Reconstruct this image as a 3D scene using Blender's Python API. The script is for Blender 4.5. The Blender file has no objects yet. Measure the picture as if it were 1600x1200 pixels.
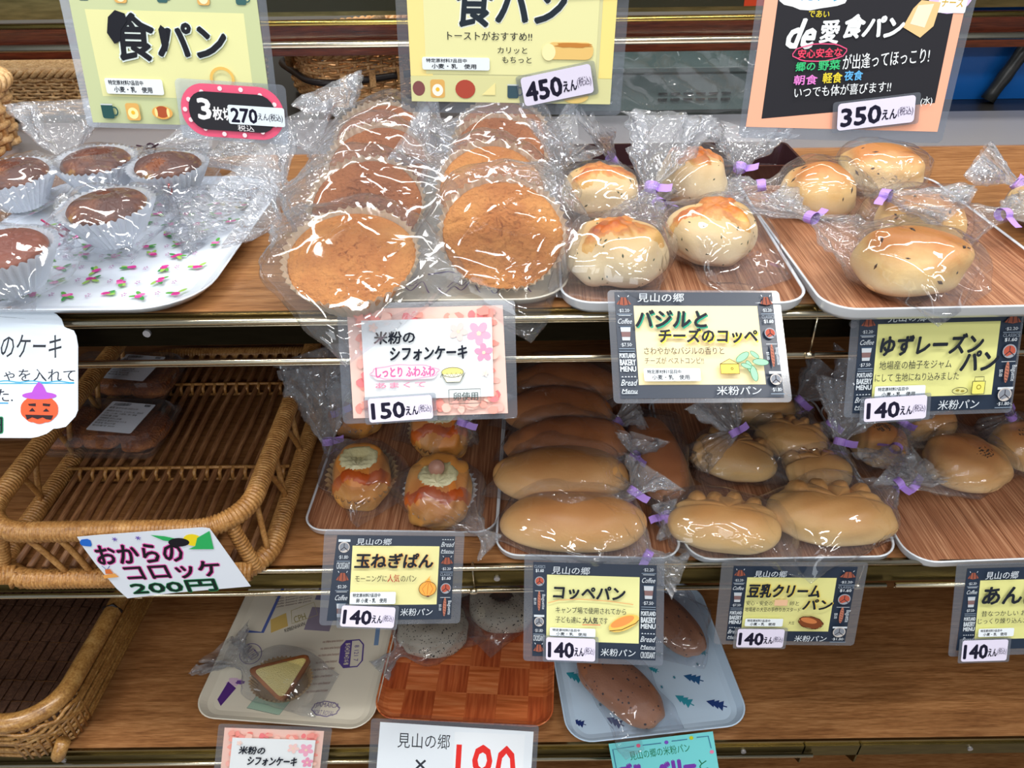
import bpy, bmesh, math, random
import numpy as np
from math import sin, cos, pi, radians as R
from mathutils import Matrix, Vector, Euler
S = bpy.context.scene
COL = S.collection
# ---------------- camera ----------------
PITCH, ROLL, FPX = R(35), R(.75), 1200.0
CAM = np.array([0, 0, 1.45])
_f = np.array([0, cos(PITCH), -sin(PITCH)]); _d0 = np.array([0, -sin(PITCH), -cos(PITCH)]); _r0 = np.array([1., 0, 0])
_r = _r0*cos(ROLL)+_d0*sin(ROLL); _d = -_r0*sin(ROLL)+_d0*cos(ROLL)
cd = bpy.data.cameras.new('camera'); co = bpy.data.objects.new('camera', cd); COL.objects.link(co)
cd.sensor_width = 36; cd.lens = 36*FPX/1600; cd.clip_start = .02; cd.clip_end = 50
m = Matrix(((_r[0], -_d[0], -_f[0], 0), (_r[1], -_d[1], -_f[1], 0), (_r[2], -_d[2], -_f[2], CAM[2]), (0, 0, 0, 1)))
co.matrix_world = m
S.camera = co
S.view_settings.view_transform = 'Standard'; S.view_settings.look = 'None'
S.view_settings.gamma = 1; S.view_settings.use_curve_mapping = False
S.view_settings.exposure = 0.0
S.cycles.transparent_max_bounces = 40
S.cycles.max_bounces = 8; S.cycles.caustics_reflective = False; S.cycles.caustics_refractive = False
# ---------------- light: pale shop interior, ceiling tubes, daylight from the front ----------------
W = bpy.data.worlds.new('world'); S.world = W; W.use_nodes = True
W.node_tree.nodes['Background'].inputs[0].default_value = (.80, .90, 1, 1)
W.node_tree.nodes['Background'].inputs[1].default_value = .20
def area(name, loc, target, sx, sy, power, col=(1, .97, .93)):
    l = bpy.data.lights.new(name, 'AREA'); l.shape = 'RECTANGLE'; l.size = sx; l.size_y = sy; l.energy = power; l.color = col
    o = bpy.data.objects.new(name, l); COL.objects.link(o); o.location = loc
    o.rotation_euler = (Vector(target)-Vector(loc)).to_track_quat('-Z', 'Y').to_euler(); return o
for x in (-1.25, .05, 1.35): area('tube_lamp', (x, .28, 2.7), (x*.6, .75, 1), 1.1, .09, 17.5)
for x in (-.7, .8): area('tube_lamp', (x, -.75, 2.7), (x*.5, .7, .8), 1.1, .07, 8)
for x in (-1.0, .1, 1.2): area('tube_lamp', (x, 1.5, 2.7), (x, 1.1, 1), 1.1, .10, 8)
for x in (-1.3, .2, 1.5): area('tube_lamp', (x, -2.1, 2.5), (x*.3, .7, .7), 1.1, .06, 8)
area('shop_window', (-1.9, -2.4, 1.8), (0, .7, .8), 1.2, 1.3, 13, (.86, .94, 1))

def at(px, py, z):
    d = _f + _r*(px-800)/FPX + _d*(py-600)/FPX
    t = (z-CAM[2])/d[2]
    return Vector((CAM+d*t).tolist())
# ---------------- object helpers ----------------
def link(o, parent=None):
    COL.objects.link(o)
    if parent is not None: o.parent = parent
    return o
def tag(o, label=None, cat=None, group=None, kind=None):
    if label: o['label'] = label
    if cat: o['category'] = cat
    if group: o['group'] = group
    if kind: o['kind'] = kind
    return o
def empty(name, loc, rz=0, label=None, cat=None, group=None):
    o = bpy.data.objects.new(name, None); o.empty_display_size = .02; link(o)
    o.location = loc; o.rotation_euler = (0, 0, rz); return tag(o, label, cat, group)
def mesh(name, V, Fc, mat, parent=None, smooth=False, kind=None):
    me = bpy.data.meshes.new(name); me.from_pydata([tuple(map(float, v)) for v in V], [], Fc); me.validate()
    me.materials.append(mat)
    if smooth: me.shade_smooth()
    o = bpy.data.objects.new(name, me); link(o, parent)
    if kind: o['kind'] = kind
    return o
class MB:
    def __init__(s): s.v = []; s.f = []
    def add(s, V, F):
        k = len(s.v); s.v += [tuple(map(float, p)) for p in V]; s.f += [tuple(i+k for i in f) for f in F]
    def box(s, x0, x1, y0, y1, z0, z1, M=None):
        V = [(x, y, z) for z in (z0, z1) for y in (y0, y1) for x in (x0, x1)]
        if M is not None: V = [tuple(M @ Vector(p)) for p in V]
        s.add(V, [(0, 2, 3, 1), (4, 5, 7, 6), (0, 1, 5, 4), (2, 6, 7, 3), (0, 4, 6, 2), (1, 3, 7, 5)])
    def tube(s, pts, r, n=8, closed=False, flat=1.0):
        pts = [Vector(p) for p in pts]; N = len(pts); V = []; prev = None
        for i, p in enumerate(pts):
            a = pts[(i-1) % N] if (closed or i > 0) else p; b = pts[(i+1) % N] if (closed or i < N-1) else p
            t = (b-a).normalized()
            up = Vector((0, 0, 1)) if abs(t.z) < .95 else Vector((0, 1, 0))
            if prev is not None and prev.length > .1 and (prev-t*prev.dot(t)).length > .2: up = prev
            u = (up-t*up.dot(t)).normalized(); prev = u; w = t.cross(u)
            rr = r(i) if callable(r) else r
            for k in range(n):
                q = 2*pi*k/n; V.append(p+u*cos(q)*rr*flat+w*sin(q)*rr)
        F = []
        for i in range(N if closed else N-1):
            for k in range(n):
                a = i*n+k; b = i*n+(k+1) % n; j = ((i+1) % N)*n
                F.append((a, b, j+(k+1) % n, j+k))
        if not closed:
            F.append(tuple(range(n))[::-1]); F.append(tuple((N-1)*n+k for k in range(n)))
        s.add(V, F)
    def build(s, name, mat, parent=None, smooth=False, kind=None):
        return mesh(name, s.v, s.f, mat, parent, smooth, kind)
# ---------------- materials ----------------
def srgb(r, g, b):
    f = lambda c: (c/255)/12.92 if c <= 10 else (((c/255)+.055)/1.055)**2.4
    return (f(r), f(g), f(b), 1)
MATS = {}
def newmat(name):
    m = bpy.data.materials.new(name); m.use_nodes = True; n = m.node_tree.nodes; l = m.node_tree.links
    return m, n, l, n['Principled BSDF']
def nd(n, t, **kw):
    x = n.new(t)
    for k, v in kw.items():
        if k in x.inputs: x.inputs[k].default_value = v
        else: setattr(x, k, v)
    return x
def ramp(n, stops):
    c = n.new('ShaderNodeValToRGB'); e = c.color_ramp.elements
    while len(e) > 2: e.remove(e[-1])
    e[0].position, e[0].color = stops[0]; e[1].position, e[1].color = stops[-1]
    for p, q in stops[1:-1]:
        k = e.new(p); k.color = q
    return c
def plain(name, col, rough=.5, metal=0, bump=0, bscale=300, coat=0, alpha=None, sheen=0):
    if name in MATS: return MATS[name]
    m, n, l, b = newmat(name)
    b.inputs['Base Color'].default_value = col; b.inputs['Roughness'].default_value = rough; b.inputs['Metallic'].default_value = metal
    b.inputs['Coat Weight'].default_value = coat; b.inputs['Coat Roughness'].default_value = .08
    if bump:
        tc = nd(n, 'ShaderNodeTexCoord'); ns = nd(n, 'ShaderNodeTexNoise', Scale=bscale, Detail=4.0)
        bp = nd(n, 'ShaderNodeBump', Strength=bump, Distance=.002)
        l.new(tc.outputs['Object'], ns.inputs['Vector']); l.new(ns.outputs[0], bp.inputs['Height']); l.new(bp.outputs[0], b.inputs['Normal'])
    MATS[name] = m; return m
def wood(name, dark, mid, light, stretch=(1.2, 26, 26), rough=.38, scale=8, line=.5, coord='Object', coat=0):
    if name in MATS: return MATS[name]
    m, n, l, b = newmat(name)
    tc = nd(n, 'ShaderNodeTexCoord'); mp = nd(n, 'ShaderNodeMapping'); mp.inputs['Scale'].default_value = stretch
    n1 = nd(n, 'ShaderNodeTexNoise', Scale=float(scale), Detail=6.0, Distortion=.6); n2 = nd(n, 'ShaderNodeTexNoise', Scale=scale*5., Detail=3.0)
    l.new(tc.outputs[coord], mp.inputs[0]); l.new(mp.outputs[0], n1.inputs['Vector']); l.new(mp.outputs[0], n2.inputs['Vector'])
    mx = nd(n, 'ShaderNodeMath', operation='MULTIPLY_ADD'); mx.inputs[1].default_value = line; l.new(n2.outputs[0], mx.inputs[0])
    m2 = nd(n, 'ShaderNodeMath', operation='MULTIPLY'); m2.inputs[1].default_value = 1-line; l.new(n1.outputs[0], m2.inputs[0]); l.new(m2.outputs[0], mx.inputs[2])
    r = ramp(n, [(.34, dark), (.5, mid), (.66, light)]); l.new(mx.outputs[0], r.inputs[0]); l.new(r.outputs[0], b.inputs['Base Color'])
    b.inputs['Roughness'].default_value = rough; b.inputs['Coat Weight'].default_value = coat; b.inputs['Coat Roughness'].default_value = .15
    bp = nd(n, 'ShaderNodeBump', Strength=.15, Distance=.001); l.new(mx.outputs[0], bp.inputs['Height']); l.new(bp.outputs[0], b.inputs['Normal'])
    MATS[name] = m; return m
def crust(name, low, mid, top, p=(.15, .5, .9), noise=.35, rough=.5, specks=None, bump=.25, bscale=60, speck_scale=220, speck_cut=.12):
    """baked dough: pale at the base, browner towards the top, mottled"""
    if name in MATS: return MATS[name]
    m, n, l, b = newmat(name)
    tc = nd(n, 'ShaderNodeTexCoord'); sp = nd(n, 'ShaderNodeSeparateXYZ'); l.new(tc.outputs['Generated'], sp.inputs[0])
    ns = nd(n, 'ShaderNodeTexNoise', Scale=28., Detail=4.0, Roughness=.55); l.new(tc.outputs['Object'], ns.inputs['Vector'])
    a = nd(n, 'ShaderNodeMath', operation='MULTIPLY_ADD'); a.inputs[1].default_value = noise; a.inputs[2].default_value = -noise/2
    l.new(ns.outputs[0], a.inputs[0]); ad = nd(n, 'ShaderNodeMath', operation='ADD'); l.new(sp.outputs['Z'], ad.inputs[0]); l.new(a.outputs[0], ad.inputs[1])
    r = ramp(n, [(p[0], low), (p[1], mid), (p[2], top)]); l.new(ad.outputs[0], r.inputs[0])
    out = r.outputs[0]
    if specks:
        vo = nd(n, 'ShaderNodeTexVoronoi', Scale=float(speck_scale)); l.new(tc.outputs['Object'], vo.inputs['Vector'])
        n3 = nd(n, 'ShaderNodeTexNoise', Scale=90.); l.new(tc.outputs['Object'], n3.inputs['Vector'])
        mu = nd(n, 'ShaderNodeMath', operation='MULTIPLY_ADD'); l.new(n3.outputs[0], mu.inputs[0]); mu.inputs[1].default_value = -.5; mu.inputs[2].default_value = speck_cut+.25
        lt = nd(n, 'ShaderNodeMath', operation='LESS_THAN'); l.new(vo.outputs['Distance'], lt.inputs[0]); l.new(mu.outputs[0], lt.inputs[1])
        mx = nd(n, 'ShaderNodeMix', data_type='RGBA'); l.new(lt.outputs[0], mx.inputs[0]); l.new(out, mx.inputs[6]); mx.inputs[7].default_value = specks
        out = mx.outputs[2]
    l.new(out, b.inputs['Base Color']); b.inputs['Roughness'].default_value = rough
    b.inputs['Subsurface Weight'].default_value = .0
    n2 = nd(n, 'ShaderNodeTexNoise', Scale=float(bscale)*6, Detail=4.0); l.new(tc.outputs['Object'], n2.inputs['Vector'])
    bp = nd(n, 'ShaderNodeBump', Strength=min(1, bump), Distance=.0012 if bump < .9 else .004); l.new(n2.outputs[0], bp.inputs['Height']); l.new(bp.outputs[0], b.inputs['Normal'])
    MATS[name] = m; return m
def film(name='film', tint=(.97, .98, 1, 1), base=.085, edge=.55, haze=.03, rough=.06, crinkle=.8, cs=24.):
    """thin clear cellophane: mostly transparent, a fresnel gloss and a little haze, crinkled normals"""
    if name in MATS: return MATS[name]
    m, n, l, b = newmat(name); n.remove(b); out = n['Material Output']
    tc = nd(n, 'ShaderNodeTexCoord')
    at_ = nd(n, 'ShaderNodeAttribute'); at_.attribute_name = 'crush'
    v1 = nd(n, 'ShaderNodeTexVoronoi', feature='DISTANCE_TO_EDGE', Scale=cs); l.new(tc.outputs['Object'], v1.inputs['Vector'])
    mr = nd(n, 'ShaderNodeMapRange'); mr.inputs[2].default_value = .07; mr.inputs[3].default_value = 1; mr.inputs[4].default_value = 0; l.new(v1.outputs[0], mr.inputs[0])
    n1 = nd(n, 'ShaderNodeTexNoise', Scale=cs*.5, Detail=1.0); l.new(tc.outputs['Object'], n1.inputs['Vector'])
    m_ = nd(n, 'ShaderNodeMapRange'); m_.inputs[1].default_value = .45; m_.inputs[2].default_value = .62; l.new(n1.outputs[0], m_.inputs[0])
    mm = nd(n, 'ShaderNodeMath', operation='MULTIPLY'); l.new(mr.outputs[0], mm.inputs[0]); l.new(m_.outputs[0], mm.inputs[1])
    v2 = nd(n, 'ShaderNodeTexVoronoi', feature='DISTANCE_TO_EDGE', Scale=cs*4.5); l.new(tc.outputs['Object'], v2.inputs['Vector'])
    cr = nd(n, 'ShaderNodeMath', operation='MULTIPLY'); l.new(v2.outputs[0], cr.inputs[0]); l.new(at_.outputs['Fac'], cr.inputs[1])
    c3 = nd(n, 'ShaderNodeMath', operation='MULTIPLY'); l.new(cr.outputs[0], c3.inputs[0]); c3.inputs[1].default_value = 5.0
    ad = nd(n, 'ShaderNodeMath', operation='ADD'); l.new(mm.outputs[0], ad.inputs[0]); l.new(c3.outputs[0], ad.inputs[1])
    bp = nd(n, 'ShaderNodeBump', Strength=crinkle, Distance=.002); l.new(ad.outputs[0], bp.inputs['Height'])
    lw = nd(n, 'ShaderNodeLayerWeight', Blend=.5); l.new(bp.outputs[0], lw.inputs['Normal'])
    pw = nd(n, 'ShaderNodeMath', operation='POWER'); pw.inputs[1].default_value = 3.5; l.new(lw.outputs['Facing'], pw.inputs[0])
    fa = nd(n, 'ShaderNodeMath', operation='MULTIPLY_ADD', use_clamp=True); fa.inputs[1].default_value = edge; fa.inputs[2].default_value = base; l.new(pw.outputs[0], fa.inputs[0])
    tr = nd(n, 'ShaderNodeBsdfTransparent'); tr.inputs[0].default_value = tint
    gl = nd(n, 'ShaderNodeBsdfGlossy'); gl.inputs['Roughness'].default_value = rough; l.new(bp.outputs[0], gl.inputs['Normal'])
    di = nd(n, 'ShaderNodeBsdfDiffuse'); di.inputs[0].default_value = (.85, .87, .9, 1)
    hz = nd(n, 'ShaderNodeMath', operation='MULTIPLY_ADD', use_clamp=True); l.new(at_.outputs['Fac'], hz.inputs[0]); hz.inputs[1].default_value = .13; hz.inputs[2].default_value = haze
    m1 = nd(n, 'ShaderNodeMixShader'); l.new(hz.outputs[0], m1.inputs[0]); l.new(tr.outputs[0], m1.inputs[1]); l.new(di.outputs[0], m1.inputs[2])
    m2 = nd(n, 'ShaderNodeMixShader'); l.new(fa.outputs[0], m2.inputs[0]); l.new(m1.outputs[0], m2.inputs[1]); l.new(gl.outputs[0], m2.inputs[2])
    l.new(m2.outputs[0], out.inputs[0]); MATS[name] = m; return m
def brass(name, col, rough=.25, grime=.3):
    if name in MATS: return MATS[name]
    m, n, l, b = newmat(name); b.inputs['Metallic'].default_value = 1
    tc = nd(n, 'ShaderNodeTexCoord'); mp = nd(n, 'ShaderNodeMapping'); mp.inputs['Scale'].default_value = (3, 20, 20)
    ns = nd(n, 'ShaderNodeTexNoise', Scale=9., Detail=6.0); l.new(tc.outputs['Object'], mp.inputs[0]); l.new(mp.outputs[0], ns.inputs['Vector'])
    r = ramp(n, [(.3, tuple(c*(1-grime) for c in col[:3])+(1,)), (.7, col)]); l.new(ns.outputs[0], r.inputs[0]); l.new(r.outputs[0], b.inputs['Base Color'])
    b.inputs['Roughness'].default_value = rough; MATS[name] = m; return m
shelf_wood = wood('shelf_wood', srgb(116, 74, 40), srgb(150, 102, 60), srgb(176, 128, 82), stretch=(1.6, 22, 22), scale=7, coat=.15)
dark_wood = wood('dark_wood', srgb(48, 26, 17), srgb(66, 38, 24), srgb(84, 50, 32), stretch=(1.6, 22, 22), scale=7)
tray_wood = wood('tray_grain', srgb(118, 72, 48), srgb(160, 108, 78), srgb(206, 158, 122), stretch=(70, 1.0, 10), scale=7, rough=.35, coat=.2, line=.35)
FILM = film(); FILM2 = film('film_soft', base=.08, edge=.7, haze=.07, rough=.08, crinkle=.35, cs=60.)
STEEL = plain('brushed_steel', srgb(200, 200, 208), .42, .85)
RAIL = brass('rail_brass', srgb(238, 226, 198), .20, .08); STRIP = brass('strip_brass', srgb(120, 108, 66), .35, .35)
WHITE_RIM = plain('white_melamine', srgb(226, 232, 240), .25, coat=.4)
PURPLE = plain('purple_tape', srgb(180, 142, 230), .5)
def paint(c, rough=.6):
    m = plain('ink_%d_%d_%d' % c, srgb(*c), rough); m.node_tree.nodes['Principled BSDF'].inputs['Specular IOR Level'].default_value = .2; return m
# ---------------- the room ----------------
b = MB(); b.box(-3, 3, -3, 3.2, -.05, 0); tag(b.build('floor', plain('floor_tile', srgb(150, 140, 128), .5)), kind='structure')
b = MB(); b.box(-3, 3, 3.2, 3.25, 0, 3); tag(b.build('wall_back', plain('wall_paint', srgb(150, 145, 135), .8)), kind='structure')
# ---------------- the display rack ----------------
rack = empty('display_rack', (0, .9, 0), 0, 'wooden display rack of three shelves with brass edge strips and thin brass rails', 'shelf')
def rk(o): o.location = (0, -.9, 0); return o
Z1, Z2, Z3 = 1.11, .785, .45
YF = {Z1: .606, Z2: .597, Z3: .577}
XR = 1.15
def rbox(name, x0, x1, y0, y1, z0, z1, mat, bev=0):
    b = MB(); b.box(x0, x1, y0, y1, z0, z1); return rk(b.build(name, mat, rack))
rbox('shelf_board', -XR, XR, YF[Z1], 1.035, Z1-.02, Z1, shelf_wood)
o = rbox('steel_deck', -XR, XR, 1.0352, 1.195, Z1-.018, Z1+.001, STEEL); o['label'] = 'brushed steel deck behind the wooden board'
rbox('shelf_board', -XR, XR, YF[Z2], 1.19, Z2-.02, Z2, shelf_wood)
rbox('shelf_board', -XR, XR, YF[Z3], 1.19, Z3-.02, Z3, shelf_wood)
rbox('base_board', -XR, XR, .64, 1.19, .08, .10, shelf_wood)
rbox('back_panel', -XR, XR, 1.1955, 1.205, .02, Z1-.03, dark_wood)
for s in (-1, 1): rbox('unseen_shade_panel', s*XR, s*(XR+.02), .6, 1.2, .0, Z1, dark_wood)  # unseen panels added at both ends to keep the shelves dark
for (z, yr, rz1, rz2) in ((Z1, .596, 1.1045, 1.062), (Z2, .585, .790, .7525), (Z3, .567, .4255, None)):
    y = YF[z]
    rbox('edge_lip', -XR, XR, y-.0035, y-.0002, z-.008, z-.0005, brass('lip_brass', srgb(168, 150, 105), .22, .3))
    st = rbox('edge_strip', -XR, XR, y-.006, y-.0036, z-.032, z-.0085, STRIP if z != Z1 else brass('strip_dark', srgb(40, 36, 26), .35, .3))
    # screws
    for xs in (-.62, -.33, -.02, .31, .62):
        bb = MB(); bb.tube([(xs, y-.006, z-.018), (xs, y-.0085, z-.018)], .0035, 12); sc = bb.build('screw', STEEL, st)
    segs = [(-XR, XR)] if z == Z1 else ([(-XR, .465), (.4745, XR)] if z == Z2 else [(-XR, .405)])
    for k, rz in enumerate((rz1, rz2)):
        if rz is None: continue
        for (xa, xb) in segs:
            if z == Z2 and k == 1:
                xa, xb = (xa, .425) if xa < 0 else (.436, XR)
            bb = MB(); bb.tube([(xa, yr, rz), (xb, yr, rz)], .0029, 12); rr = rk(bb.build('rail', RAIL, rack, True))
            bb = MB(); bb.tube([(xa, yr+.0015, rz-.0052), (xb, yr+.0015, rz-.0052)], .0007, 8); w = bb.build('rail_rim', RAIL, rr, True)
    if rz2:
        for xs in ((-.44, -.02, .275, .395, .7) if z == Z1 else (-.43, -.047, .392, .7)):
            bb = MB(); bb.tube([(xs, yr+.001, rz1), (xs+.001, yr+.001, rz2)], .0009, 8); bb.tube([(xs-.004, yr-.001, rz2), (xs+.004, yr-.001, rz2)], .0036, 10)
            bb.tube([(xs, yr, rz1), (xs, y-.004, rz1)], .0015, 8)
            rk(bb.build('rail_clip', RAIL, rack, True))
for xs in (.392, .468):   # thin brackets below the lowest shelf
    b = MB(); x = xs
    b.add([(x, .571, .445), (x, .571, .40), (x+.004, .60, .37), (x+.001, .64, .43), (x+.002, .571, .445), (x+.002, .571, .40), (x+.006, .60, .37), (x+.003, .64, .43)],
          [(0, 1, 2, 3), (7, 6, 5, 4), (0, 4, 5, 1), (1, 5, 6, 2), (2, 6, 7, 3), (3, 7, 4, 0)])
    rk(b.build('bracket', STRIP, rack))
# ---------------- what stands behind ----------------
back = empty('rear_rack_front', (0, 1.22, 1.19), 0, 'dark wood and brass front edge of the rack behind, above the baskets', 'shelf')
def bk(name, x0, x1, y0, y1, z0, z1, mat):
    b = MB(); b.box(x0, x1, y0-1.22, y1-1.22, z0-1.19, z1-1.19); return b.build(name, mat, back)
mah = wood('mahogany', srgb(58, 22, 12), srgb(92, 38, 20), srgb(112, 52, 28), stretch=(1.4, 24, 24), scale=6, coat=.5, rough=.25)
bk('upper_board', -XR, XR, 1.225, 1.245, 1.196, 1.243, mah)
strip2 = bk('edge_strip', -XR, XR, 1.216, 1.2245, 1.252, 1.40, brass('strip_rear', srgb(150, 140, 95), .3, .45))
b = MB(); b.tube([(-XR, -.008, .0535), (XR, -.008, .0535)], .0042, 12); b.build('edge_bead', brass('bead', srgb(190, 165, 90), .2, .2), back, True)
b = MB(); b.tube([(-XR, -.012, .025), (XR, -.012, .025)], .0055, 12); b.build('rail', RAIL, back, True)
for xs in (-.76, .1, .8):
    b = MB(); b.tube([(xs, -.004, .079), (xs, -.012, .078)], .011, 14); b.build('screw', STEEL, strip2)
    b = MB(); b.box(xs-.007, xs+.007, -.0135, -.0121, .077, .079); b.box(xs-.001, xs+.001, -.0135, -.0121, .071, .085); b.build('screw_slot', plain('slot', srgb(50, 45, 40)), strip2)
def inlay(x0, x1, mat): 
    b = MB(); b.box(x0, x1, -.0055, -.0041, .068, .2); o = b.build('dark_inlay', mat, strip2)
inlay(-.40, -.16, plain('inlay', srgb(38, 38, 24), .25)); inlay(.12, .34, plain('inlay', srgb(38, 38, 24), .25))
inlay(.3405, .46, plain('inlay_red', srgb(170, 52, 20), .3))
tb = empty('rear_counter', (0, 1.6, 0), 0, 'dark counter behind the rack carrying the rear baskets', 'counter')
b = MB(); b.box(-XR, XR, -.38, .3, 1.085, 1.1); b.build('counter_top', plain('black_edge', srgb(26, 24, 22), .3), tb)
b = MB(); b.box(-XR, XR, -.36, .3, 0, 1.0849); b.build('counter_body', plain('black_edge2', srgb(30, 26, 24), .5), tb)
# ---------------- trays ----------------
def rrect(w, d, r, n=8):
    """rounded rectangle outline, w along x, d along y, counter clockwise, centred"""
    P = []
    for cx, cy, a0 in ((w/2-r, d/2-r, 0), (-w/2+r, d/2-r, 90), (-w/2+r, -d/2+r, 180), (w/2-r, -d/2+r, 270)):
        for k in range(n+1):
            a = R(a0+90*k/n); P.append((cx+r*cos(a), cy+r*sin(a)))
    return P
def loft(rings, cap0=True, cap1=True):
    n = len(rings[0]); V = [p for rg in rings for p in rg]; F = []
    for i in range(len(rings)-1):
        for k in range(n):
            a = i*n+k; b = i*n+(k+1) % n; F.append((a, b, b+n, a+n))
    if cap0: F.append(tuple(range(n))[::-1])
    if cap1: F.append(tuple((len(rings)-1)*n+k for k in range(n)))
    return V, F
TRAY_H = .0035
def tray(name, FL, FR, depth, r, h, flare, mat, matin, z, label, top=.0016, lift=0):
    A = Vector((FL[0], FL[1], 0)); B = Vector((FR[0], FR[1], 0)); w = (B-A).length; ax = (B-A).normalized(); ay = Vector((-ax.y, ax.x, 0))
    c = (A+B)/2+ay*depth/2; rot = math.atan2(ax.y, ax.x)
    root = empty(name, (c.x, c.y, z+.0004), rot, label, 'tray')
    ring = lambda g, zz: [(x, y, zz) for x, y in rrect(w-2*g, depth-2*g, max(.006, r-g))]
    V, F = loft([ring(flare+.001, 0), ring(flare*.45, h*.35), ring(.0005, h*.92), ring(0, h), ring(.0022, h+.0002), ring(.0028, h*.92), ring(flare*.5+.0028, h*.40), ring(flare+.0032, TRAY_H*.8), ring(flare+.006, TRAY_H*.72)], True, True)
    mesh('tray_body', V, F, mat, root, False)
    for p in root.children[0].data.polygons: p.use_smooth = True
    V, F = loft([ring(.0030, h*.93), ring(flare*.5+.0032, h*.43), ring(flare+.0036, TRAY_H), ring(flare+.012, TRAY_H*.92)], False, True)
    V2 = V; mesh('tray_surface', V2, F, matin, root, False)
    root['w'] = w; root['d'] = depth
    return root
def corner(px, py, z, h=.012): p = at(px, py, z+h); return (p.x, p.y)
# ---------------- flat print helpers ----------------
TCACHE = {}
def text_mesh(body, bold):
    key = (body, bold)
    if key in TCACHE: return TCACHE[key]
    c = bpy.data.curves.new('t', 'FONT'); c.body = body; c.size = 1; c.offset = bold; c.resolution_u = 2
    o = bpy.data.objects.new('t', c); COL.objects.link(o)
    dg = bpy.context.evaluated_depsgraph_get(); dg.update()
    me = bpy.data.meshes.new_from_object(o.evaluated_get(dg))
    V = np.array([v.co[:] for v in me.vertices]) if len(me.vertices) else np.zeros((1, 3)); F = [tuple(p.vertices) for p in me.polygons]
    bpy.data.objects.remove(o); bpy.data.curves.remove(c); bpy.data.meshes.remove(me)
    TCACHE[key] = (V, F); return V, F
class Sheet:
    """flat prints on a sheet: u right 0..1, v down 0..1 of a W x H rectangle centred on the local origin"""
    def __init__(s, W, H, z0=.0003): s.W, s.H, s.z = W, H, z0; s.b = {}; s.step = .00006; s.names = {}
    def xy(s, u, v): return ((u-.5)*s.W, (.5-v)*s.H)
    def bm(s, col, name): 
        k = (col, name)
        if k not in s.b: s.b[k] = MB()
        return s.b[k]
    def text(s, body, u0, v0, u1, v1, col=(30, 34, 44), bold=.012, shear=0, rot=0, name='lettering', vert=False):
        V, F = text_mesh(body, 0); mn, mx = V.min(0), V.max(0); V = (V-mn)/np.maximum(mx-mn, 1e-5)
        x = V[:, 0]; y = V[:, 1]
        if vert: x, y = y, 1-x
        X = u0+(u1-u0)*x+shear*(y-.5)*(v1-v0)*s.H/s.W; Y = v1+(v0-v1)*y
        uc, vc = (u0+u1)/2, (v0+v1)/2; a = R(rot)
        xs = (X-uc)*s.W; ys = (vc-Y)*s.H
        px = (uc-.5)*s.W+xs*cos(a)-ys*sin(a); py = (.5-vc)*s.H+xs*sin(a)+ys*cos(a)
        h = (v1-v0)*s.H; off = [(0, 0)] if bold <= .005 else [(0, 0), (bold, 0)] if bold <= .012 else [(0, 0)]+[(bold*1.5*cos(q), bold*1.5*sin(q)) for q in (.3, 1.35, 2.4, 3.44, 4.5, 5.5)]
        for ox_, oy_ in off:
            s.z += s.step*.1; s.bm(col, name).add(np.stack([px+ox_*h, py+oy_*h, np.full(len(px), s.z)], 1), F)
        s.z += s.step
    def poly(s, uv, col, name='printed_picture', up=True):
        if up: s.z += s.step
        P = [s.xy(u, v)+(s.z,) for u, v in uv]; s.bm(col, name).add(P, [tuple(range(len(P)))])
    def rect(s, u0, v0, u1, v1, col, name='printed_picture', r=0, rot=0):
        w, h = (u1-u0)*s.W, (v1-v0)*s.H; uc, vc = (u0+u1)/2, (v0+v1)/2; cx, cy = s.xy(uc, vc); a = R(rot)
        P = rrect(w, h, r, 5) if r else [(w/2, h/2), (-w/2, h/2), (-w/2, -h/2), (w/2, -h/2)]
        s.z += s.step; s.bm(col, name).add([(cx+x*cos(a)-y*sin(a), cy+x*sin(a)+y*cos(a), s.z) for x, y in P], [tuple(range(len(P)))])
    def oval(s, u, v, ru, rv, col, name='printed_picture', n=18, rot=0, jag=0, a0=0, a1=360, seed=1):
        """ru, rv as fractions of W (so circles stay round)"""
        rnd = random.Random(seed); cx, cy = s.xy(u, v); a = R(rot); P = []
        for k in range(n+(a1-a0 < 360)):
            q = R(a0+(a1-a0)*k/n); j = 1+jag*(rnd.random()-.5); x, y = ru*s.W*cos(q)*j, rv*s.W*sin(q)*j
            P.append((cx+x*cos(a)-y*sin(a), cy+x*sin(a)+y*cos(a)))
        s.z += s.step; s.bm(col, name).add([(x, y, s.z) for x, y in P], [tuple(range(len(P)))])
    def line(s, uv, wd, col, name='drawn_lines'):
        """polyline, width as a fraction of W"""
        P = [Vector(s.xy(u, v)) for u, v in uv]; s.z += s.step; L = []; Rr = []
        for i, p in enumerate(P):
            t = (P[min(i+1, len(P)-1)]-P[max(i-1, 0)]); t = t.normalized() if t.length else Vector((1, 0)); nrm = Vector((-t.y, t.x))*wd*s.W/2
            L.append(p+nrm); Rr.append(p-nrm)
        k = len(P); s.bm(col, name).add([(q.x, q.y, s.z) for q in L+Rr], [(i, i+1, k+i+1, k+i) for i in range(k-1)])
    def ring(s, u, v, ru, rv, wd, col, n=24, wob=0, name='drawn_lines', rot=0):
        cx, cy = s.xy(u, v); a = R(rot); pts = []
        for k in range(n+1):
            q = 2*pi*k/n; j = 1+wob*sin(q*8); x, y = ru*s.W*cos(q)*j, rv*s.W*sin(q)*j
            X, Y = cx+x*cos(a)-y*sin(a), cy+x*sin(a)+y*cos(a); pts.append((X/s.W+.5, .5-Y/s.H))
        s.line(pts, wd, col, name)
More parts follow.
